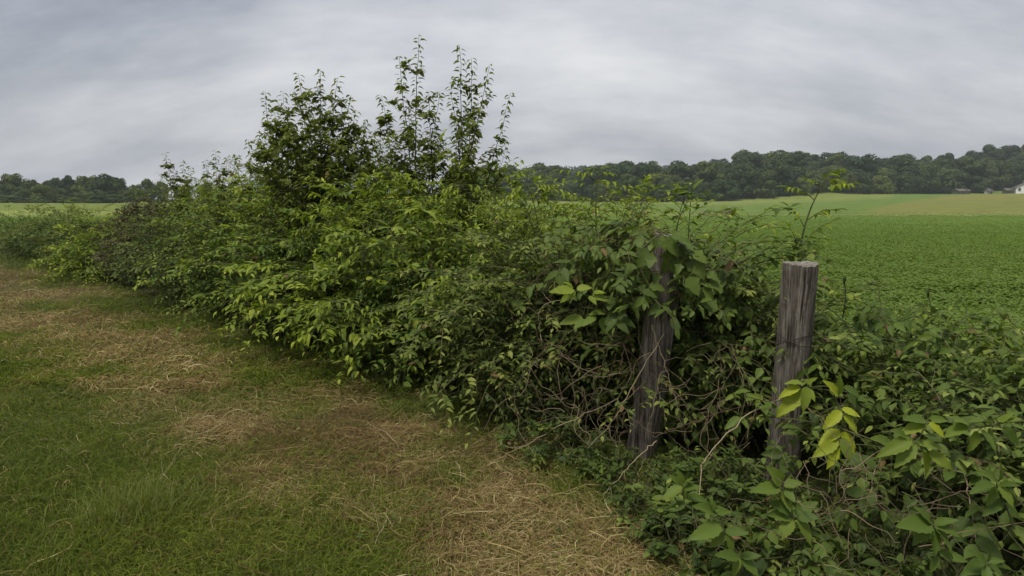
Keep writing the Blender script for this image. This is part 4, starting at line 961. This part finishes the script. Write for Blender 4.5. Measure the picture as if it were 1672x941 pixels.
heap('largest red brown straw heap, nearest the leaning post', 845, 830, .55, .22, 900, 1, .05)
heap('red brown straw heap against the dark hedge foot', 650, 715, .6, .25, 700, 2, .2)
heap('pale straw heap further along the hedge foot', 500, 650, .6, .3, 600, 3, .4)
heap('straw sheaf raked into a diagonal line on the open verge', 420, 785, .35, .3, 600, 4, .9)
heap('small straw heap at the weeds near the bottom picture edge', 1030, 915, .3, .12, 500, 5, .1)
heap('small reddish straw heap in the short grass of the verge', 330, 705, .35, .15, 350, 6, .5)

# two bare weed stalks behind the bare post
def weed(label, px0, py0, px1, py1, d, seed):
    rng = R_(seed); b = at(px0, py0, d); t = at(px1, py1, d)
    root = thing('weed_stalk', b, label, 'weed', 'bare weed stalks')
    C = spline([b, (b + t) / 2 + np.array([.01, 0, 0]), t], 12); st = MB()
    put_tubes(st, C[None], (.004 * np.linspace(1, .5, 12))[None], [.2], 6); st.obj('stem', M['bark'], root, b)
    hd = MB(); n = 16; q = nrm(rng.normal(0, 1, (n, 3)) + np.array([0, 0, .6]))
    put_tubes(hd, np.stack([np.repeat(t[None], n, 0) - np.array([0, 0, .05]) * rng.random((n, 1)), t + q * rng.uniform(.006, .022, (n, 1))], 1), np.array([[.0025, .001]]), rng.uniform(0, .6, n), 3)
    hd.obj('seed_head', M['bark'], root, b)
weed('dark short weed stalk close behind the bare post', 1376, 520, 1379, 455, 4.2, 1)
weed('thin tall weed stalk standing at the crop edge', 1522, 560, 1516, 478, 4.4, 2)

# ================================================================== FAR TREES
def crown_mesh(name, seed, w=1., hgt=1., lobes=30, per=190, fs=.06, mat='forest', low=0.06):
    rng = R_(seed); mb = MB()
    # lobes fill an egg of unit width
    n = lobes
    h01 = (np.arange(n) + rng.uniform(0, 1, n)) / n            # height of each lobe in the crown
    half = .36 * w * np.sqrt(np.clip(1 - ((h01 - .35) / .72) ** 2, .08, 1))
    a = rng.uniform(0, 6.28, n); rr = half * np.sqrt(rng.uniform(.3, 1, n))
    c = np.stack([rr * np.cos(a), rr * np.sin(a), low + (hgt - low - .2) * h01 + .08], -1)
    rad = rng.uniform(.09, .23, n) * w * (1.1 - .25 * h01)
    for k in range(n):
        q = nrm(rng.normal(0, 1, (per, 3)) + np.array([0, 0, .25]))
        P = c[k] + q * (rad[k] * rng.uniform(.72, 1.2, (per, 1))) * np.array([1, 1, .85])
        D = nrm(np.cross(q, rng.normal(0, 1, (per, 3)))); 
        t = np.clip(rng.normal(.42, .16, per) + rng.normal(0, .12), 0, 1)
        put_leaves(mb, P - D * fs * .5, D, q + rng.normal(0, .3, (per, 3)), fs * rng.uniform(.7, 1.4, per), np.full(per, .9), t, T_LO)
    return mesh_np(name, np.concatenate(mb.V), [np.concatenate(v) for v in mb.F.values()], M[mat], np.concatenate(mb.T))
def trunk_mesh(name, seed, hgt=1.):
    rng = R_(seed); mb = MB()
    put_tubes(mb, spline([(0, 0, -.03), (.01, 0, .2), (rng.normal(0, .02), 0, .5 * hgt)], 8)[None], (.032 * np.linspace(1.2, .5, 8))[None], [.3], 7)
    for k in range(4):
        a = rng.uniform(0, 6.28); z = rng.uniform(.16, .35)
        put_tubes(mb, spline([(0, 0, z), (.12 * math.cos(a), .12 * math.sin(a), z + .14), (.3 * math.cos(a), .3 * math.sin(a), z + .34)], 6)[None], (.015 * np.linspace(1, .4, 6))[None], [.3], 5)
    return mesh_np(name, np.concatenate(mb.V), [np.concatenate(v) for v in mb.F.values()], M['bark'], np.concatenate(mb.T))
CROWNS = [crown_mesh('crown', 50 + k, [1.05, .95, 1.1, 1., .9, 1.0][k], [.9, 1., .85, .95, 1.05, .9][k]) for k in range(6)]
CROWNS_L = [crown_mesh('crown', 60 + k, [1.1, .95, 1.][k], [.85, .95, .9][k], mat='wood_leaf_light', low=.0) for k in range(3)]
TRUNKS = [trunk_mesh('trunk', 70 + k) for k in range(3)]
def far_tree(name, x, y, h, wd, k, label, group, light=False, rz=0., sink=0.):
    root = thing(name, (x, y, float(terrain(x, y)) - sink), label, 'tree', group)
    root.rotation_euler = (0, 0, rz); root.scale = (wd, wd, h)
    link('crown', (CROWNS_L if light else CROWNS)[k % (3 if light else 6)], root); link('trunk', TRUNKS[k % 3], root)
    return root
def wood_edge(u): return float(np.interp(u, [-.12, 0, .2, .30, .37, .45, .5, .62, .75, 1], [305, 300, 242, 246, 252, 268, 280, 296, 306, 308]))
rng = R_(99); cnt = 0
us = []
for row in range(9):
    u = -.09 + rng.uniform(0, .02)
    while u < .92:
        d = wood_edge(u) + row * (9 if row < 3 else 13) + rng.uniform(-3, 3) + 3
        x, y = u * d, d
        nearhouse = (u > .62) and row < 1
        if not nearhouse and d < 430:
            h = rng.uniform(9.5, 16) * (.75 if row == 0 else 1); wd = h * rng.uniform(.95, 1.4)
            front = row <= 1
            lt = front and rng.random() < .35
            far_tree('woodland_tree', x, y, h, wd, int(rng.integers(0, 6)), 'rounded tree in the front rank at the foot of the wood, facing the meadow' if front else 'dark crowned tree in the wood on the hillside beyond the meadow',
                     'trees along the foot of the wood' if front else 'trees on the wooded hillside', lt, rng.uniform(0, 6.28))
            cnt += 1
        u += (10.5 if row < 2 else 13) / d * rng.uniform(.65, 1.4)
print('woodland trees', cnt)
# tree line beyond the field on the left
LT = [(-10, 281, 205, 1.1, 0), (30, 285, 210, 1., 0), (58, 287, 206, .9, 0), (95, 290, 212, 1., 0), (120, 289, 209, .8, 0), (152, 282, 200, .95, 0), (178, 281, 198, 1.2, 0), (200, 292, 202, 1., 0),
      (226, 297, 215, .9, 0), (246, 292, 210, .9, 0), (270, 298, 215, .9, 0), (8, 300, 186, 1.1, 1), (42, 302, 188, 1., 1), (76, 298, 186, 1.15, 1), (108, 306, 190, 1., 1), (144, 310, 188, 1., 1), (135, 300, 194, 1., 1), (-30, 298, 190, 1.1, 1),
      (-60, 288, 205, 1.1, 0), (-100, 285, 208, 1., 0), (300, 300, 215, 1., 0), (340, 298, 220, 1., 0), (385, 300, 220, 1., 0), (212, 308, 196, 1., 0), (-80, 300, 192, 1., 1), (20, 318, 178, 1.3, 1), (66, 322, 178, 1.3, 1), (120, 320, 180, 1.2, 1), (165, 318, 182, 1.2, 1), (190, 316, 186, 1.2, 1), (142, 305, 204, 1.1, 0), (90, 304, 204, 1.1, 0), (0, 302, 204, 1.1, 0), (50, 300, 206, 1.1, 0), (185, 304, 206, 1.1, 0), (235, 306, 206, 1.1, 0)]
for k, (px, pyt, d, wm, lt) in enumerate(LT):
    x = (px - 836) / FPX * d; z = float(terrain(x, d)); h = float(at(px, pyt, d)[2]) - z
    far_tree('field_edge_tree', x, d, h * 1.02, max(h * .95, 5.2) * wm, k, 'lighter rounded tree in front of the dark tree line past the far field' if lt else 'dark tall tree in the tree line past the far field',
             'lighter trees fronting the far tree line' if lt else 'dark trees of the far tree line', bool(lt), k * 1.7)
# distant ridge of woods: a mass nobody could count
def ridge():
    rng = R_(123); n = 520
    u = rng.uniform(-.09, .42, n); d = rng.uniform(640, 860, n); x = u * d; z = terrain(x, d)
    mb = MB()
    for i in range(n):
        h = rng.uniform(11, 17); r = rng.uniform(5, 8); m = 46
        q = nrm(rng.normal(0, 1, (m, 3)) + np.array([0, 0, .45])); P = np.array([x[i], d[i], z[i] + h * .55]) + q * np.array([r, r, h * .45]) * rng.uniform(.8, 1.05, (m, 1))
        D = nrm(np.cross(q, rng.normal(0, 1, (m, 3))))
        put_leaves(mb, P - D * 1.6, D, q + rng.normal(0, .3, (m, 3)), 3.4 * rng.uniform(.7, 1.3, m), np.full(m, .95), np.clip(rng.normal(.4, .18, m), 0, 1), T_LO)
    o = mb.obj('distant_woods', M['forest']); tag(o, 'bluish wooded ridge on the horizon behind the hillside', None, None, 'stuff')
ridge()

# ================================================================== BUILDINGS FAR OFF
def box(mb, c, s, rz=0.):
    c = np.asarray(c, float); s = np.asarray(s, float) / 2
    V = np.array([[x, y, z] for x in (-1, 1) for y in (-1, 1) for z in (-1, 1)]) * s
    ca, sa = math.cos(rz), math.sin(rz); V = V @ np.array([[ca, sa, 0], [-sa, ca, 0], [0, 0, 1]]) + c
    mb.add(V, [np.array([[0, 1, 3, 2], [4, 6, 7, 5], [0, 4, 5, 1], [2, 3, 7, 6], [0, 2, 6, 4], [1, 5, 7, 3]])])
def gable(mb, L, W, h0, h1, over=.4, th=.18):
    # two roof slabs along x
    for sg in (1, -1):
        a = np.array([[-L / 2 - over, sg * (W / 2 + over), h0 - over * (h1 - h0) / (W / 2)], [L / 2 + over, sg * (W / 2 + over), h0 - over * (h1 - h0) / (W / 2)], [L / 2 + over, 0, h1], [-L / 2 - over, 0, h1]])
        V = np.vstack([a, a + np.array([0, 0, th])])
        mb.add(V, [np.array([[0, 1, 2, 3], [4, 7, 6, 5], [0, 4, 5, 1], [1, 5, 6, 2], [2, 6, 7, 3], [3, 7, 4, 0]])])
def walls(mb, L, W, h0, h1):
    V = np.array([[-L / 2, -W / 2, -1], [L / 2, -W / 2, -1], [L / 2, W / 2, -1], [-L / 2, W / 2, -1], [-L / 2, -W / 2, h0], [L / 2, -W / 2, h0], [L / 2, W / 2, h0], [-L / 2, W / 2, h0], [-L / 2, 0, h1], [L / 2, 0, h1]])
    mb.add(V, [np.array([[0, 1, 5, 4], [2, 3, 7, 6]]), np.array([[1, 2, 6, 9, 5], [3, 0, 4, 8, 7]])])
M['whitewall'] = flatmat('white_boards', (.78, .78, .76), .7, .6, .06); M['roofgrey'] = flatmat('grey_shingle', (.11, .1, .11), .9, 2., .3)
M['dullwall'] = flatmat('weathered_boards', (.12, .105, .085), .9, 1., .3); M['glassdark'] = flatmat('dark_glass', (.03, .035, .045), .15, 1., .1); M['palewall'] = flatmat('pale_boards', (.36, .36, .35), .8, 1., .12)
def building(name, label, cat, px, d, L, W, h0, h1, rz, wm, rm, wins, door=True, chimney=False):
    x = (px - 836) / FPX * d; z = float(terrain(x, d))
    r = thing(name, (x, d, z), label, cat); r.rotation_euler = (0, 0, rz)
    b = MB(); walls(b, L, W, h0, h1 - .02); b.obj('wall', M[wm], r)
    b = MB(); gable(b, L, W, h0, h1); rf = b.obj('roof', M[rm], r)
    if chimney:
        b = MB(); box(b, (L * .2, .3, h1 + .5), (.8, .8, 1.4)); b.obj('chimney', M['dullwall'], rf)
    for (face, a, zz, ww, hh) in wins:
        if face == 'e': c, s = (-L / 2 - .03, a, zz), (.08, ww, hh)
        else: c, s = (a, -W / 2 - .03, zz), (ww, .08, hh)
        f = MB(); g = MB()
        t = .12
        if face == 'e':
            for dy, dz, sy, sz in ((0, hh / 2, ww + t, t), (0, -hh / 2, ww + t, t), (ww / 2, 0, t, hh - t), (-ww / 2, 0, t, hh - t)): box(f, (c[0] - .02, a + dy, zz + dz), (.14, sy, sz))
        else:
            for dx, dz, sx, sz in ((0, hh / 2, ww + t, t), (0, -hh / 2, ww + t, t), (ww / 2, 0, t, hh - t), (-ww / 2, 0, t, hh - t)): box(f, (a + dx, c[1] - .02, zz + dz), (sx, .14, sz))
        wo = f.obj('window', M['palewall'], r); box(g, c, s); g.obj('pane', M['glassdark'], wo)
    if door:
        b = MB(); box(b, (L * .18, -W / 2 - .03, 1.05), (1.1, .1, 2.1)); b.obj('door', M['dullwall'], r)
    return r
building('farmhouse', 'white gabled house with a grey roof at the edge of the woods', 'house', 1665, 294, 9., 7.4, 2.6, 4.5, math.radians(62), 'whitewall', 'roofgrey',
         [('e', -.2, 1.6, 1.5, 1.6), ('e', 2.5, 1.7, .9, 1.2), ('s', -2.8, 1.7, 1.2, 1.3), ('s', -.6, 1.7, 1.2, 1.3)], True, True)
building('field_barn', 'low weathered brown shed in front of the woods beyond the meadow', 'shed', 1562, 290, 5.2, 3.6, 1.35, 2.05, math.radians(8), 'dullwall', 'dullwall', [('s', -2.2, 1.2, .9, .7)], True)
building('garden_shed', 'small pale shed between the brown shed and the white house', 'shed', 1606, 290, 2.2, 2.0, 1.2, 2.0, math.radians(20), 'palewall', 'roofgrey', [], True)
building('lean_shed', 'tan shed beside the white house wall', 'shed', 1637, 296, 3.0, 2.4, 1.5, 2.2, math.radians(5), 'dullwall', 'dullwall', [], True)
# debris on the crop edge
tangle('dead_branches', 'pale dead branches lying at the crop edge in the field', np.array([at(1155, 347, 64)[0], 64, .25]), (1.0, .3, .2), 40, .03, 'drystem', 41, 'branches', None, .6, (.5, 1.4), (.4, 1))
tangle('dry_weed', 'small brown dead plant standing at the crop edge in the field', np.array([at(1190, 345, 64)[0], 64, .35]), (.45, .3, .5), 50, .03, 'redvine', 42, 'plant', None, .6, (.4, 1.0), (.3, 1))

# ================================================================== AIR, SKY, SUN, CAMERA
HAZE = 0.0003
if HAZE:
    m, nt, N, L = newmat('haze_air'); v = N.new('ShaderNodeVolumePrincipled'); v.inputs['Density'].default_value = HAZE; v.inputs['Color'].default_value = (.8, .87, .95, 1); v.inputs['Anisotropy'].default_value = .1
    o = N.new('ShaderNodeOutputMaterial'); L.new(v.outputs[0], o.inputs['Volume'])
    b = MB(); box(b, (0, 440, 28), (1500, 1000, 62)); h = b.obj('haze', m); tag(h, None, None, None, 'stuff')

w = bpy.data.worlds.new('World'); SC.world = w; w.use_nodes = True
nt = w.node_tree; N = nt.nodes; L = nt.links; N.clear()
EL, AZ = math.radians(64), math.radians(-140)   # sun high behind the camera's left shoulder
sky = N.new('ShaderNodeTexSky'); sky.sky_type = 'NISHITA'; sky.sun_disc = False; sky.sun_elevation = EL; sky.sun_rotation = AZ; sky.air_density = 1.5; sky.dust_density = 3
tc = N.new('ShaderNodeTexCoord'); sp = N.new('ShaderNodeSeparateXYZ'); L.new(tc.outputs['Generated'], sp.inputs[0])
def mth(op, a, b=None):
    n = N.new('ShaderNodeMath'); n.operation = op
    for i, v in enumerate((a, b)):
        if v is None: continue
        if isinstance(v, (int, float)): n.inputs[i].default_value = v
        else: L.new(v, n.inputs[i])
    return n.outputs[0]
zz = mth('ADD', mth('MAXIMUM', sp.outputs[2], 0.), .5)
cb = N.new('ShaderNodeCombineXYZ'); L.new(mth('DIVIDE', sp.outputs[0], zz), cb.inputs[0]); L.new(mth('DIVIDE', sp.outputs[1], zz), cb.inputs[1])
mp = N.new('ShaderNodeMapping'); mp.inputs['Scale'].default_value = (1.6, 3.8, 1); mp.inputs['Location'].default_value = (7.4, 4.3, 0); mp.inputs['Rotation'].default_value = (0, 0, math.radians(3)); L.new(cb.outputs[0], mp.inputs[0])
n1 = N.new('ShaderNodeTexNoise'); n1.inputs['Scale'].default_value = 1.0; n1.inputs['Detail'].default_value = 9; n1.inputs['Roughness'].default_value = .6; n1.inputs['Distortion'].default_value = 0.05; L.new(mp.outputs[0], n1.inputs['Vector'])
n2 = N.new('ShaderNodeTexNoise'); n2.inputs['Scale'].default_value = .45; n2.inputs['Detail'].default_value = 3; L.new(mp.outputs[0], n2.inputs['Vector'])
cl = mth('ADD', mth('MULTIPLY', n1.outputs[0], .52), mth('MULTIPLY', n2.outputs[0], .48))
cr = ramp(N, [(.37, (1.5, 1.62, 1.95)), (.44, (2.05, 2.15, 2.48)), (.51, (2.75, 2.83, 3.1)), (.58, (3.4, 3.43, 3.65)), (.68, (4.3, 4.3, 4.4))]); L.new(cl, cr.inputs[0])
mx = N.new('ShaderNodeMixRGB'); mx.inputs[0].default_value = .93; L.new(sky.outputs[0], mx.inputs[1]); L.new(cr.outputs[0], mx.inputs[2])
bg = N.new('ShaderNodeBackground'); bg.inputs['Strength'].default_value = .1; L.new(mx.outputs[0], bg.inputs[0])
wo = N.new('ShaderNodeOutputWorld'); L.new(bg.outputs[0], wo.inputs[0])

sd = bpy.data.lights.new('sun', 'SUN'); sd.energy = 1.5; sd.angle = math.radians(14); sd.color = (1, .96, .9)
so = bpy.data.objects.new('sun', sd); COL.objects.link(so)
dirv = Vector((math.sin(AZ) * math.cos(EL), math.cos(AZ) * math.cos(EL), math.sin(EL)))   # towards the sun
so.rotation_euler = dirv.to_track_quat('Z', 'Y').to_euler(); so.location = (0, 0, 30)

cd = bpy.data.cameras.new('camera'); cam = bpy.data.objects.new('camera', cd); COL.objects.link(cam)
cd.sensor_fit = 'HORIZONTAL'; cd.sensor_width = 36; cd.lens = 36 * FPX / PHOTO_W; cd.clip_start = .05; cd.clip_end = 6000
cam.location = (0, 0, CAM_Z); cam.rotation_euler = (math.pi / 2 - PITCH, 0, 0)
SC.camera = cam
SC.view_settings.view_transform = 'Standard'; SC.view_settings.look = 'None'; SC.view_settings.exposure = 0.9; SC.view_settings.gamma = 1
cy = SC.cycles
cy.max_bounces = 7; cy.diffuse_bounces = 4; cy.glossy_bounces = 2; cy.transmission_bounces = 4; cy.volume_bounces = 1; cy.transparent_max_bounces = 8
cy.use_denoising = True; cy.denoiser = 'OPENIMAGEDENOISE'; cy.denoising_input_passes = 'RGB_ALBEDO_NORMAL'; cy.denoising_prefilter = 'ACCURATE'; cy.sample_clamp_indirect = 4
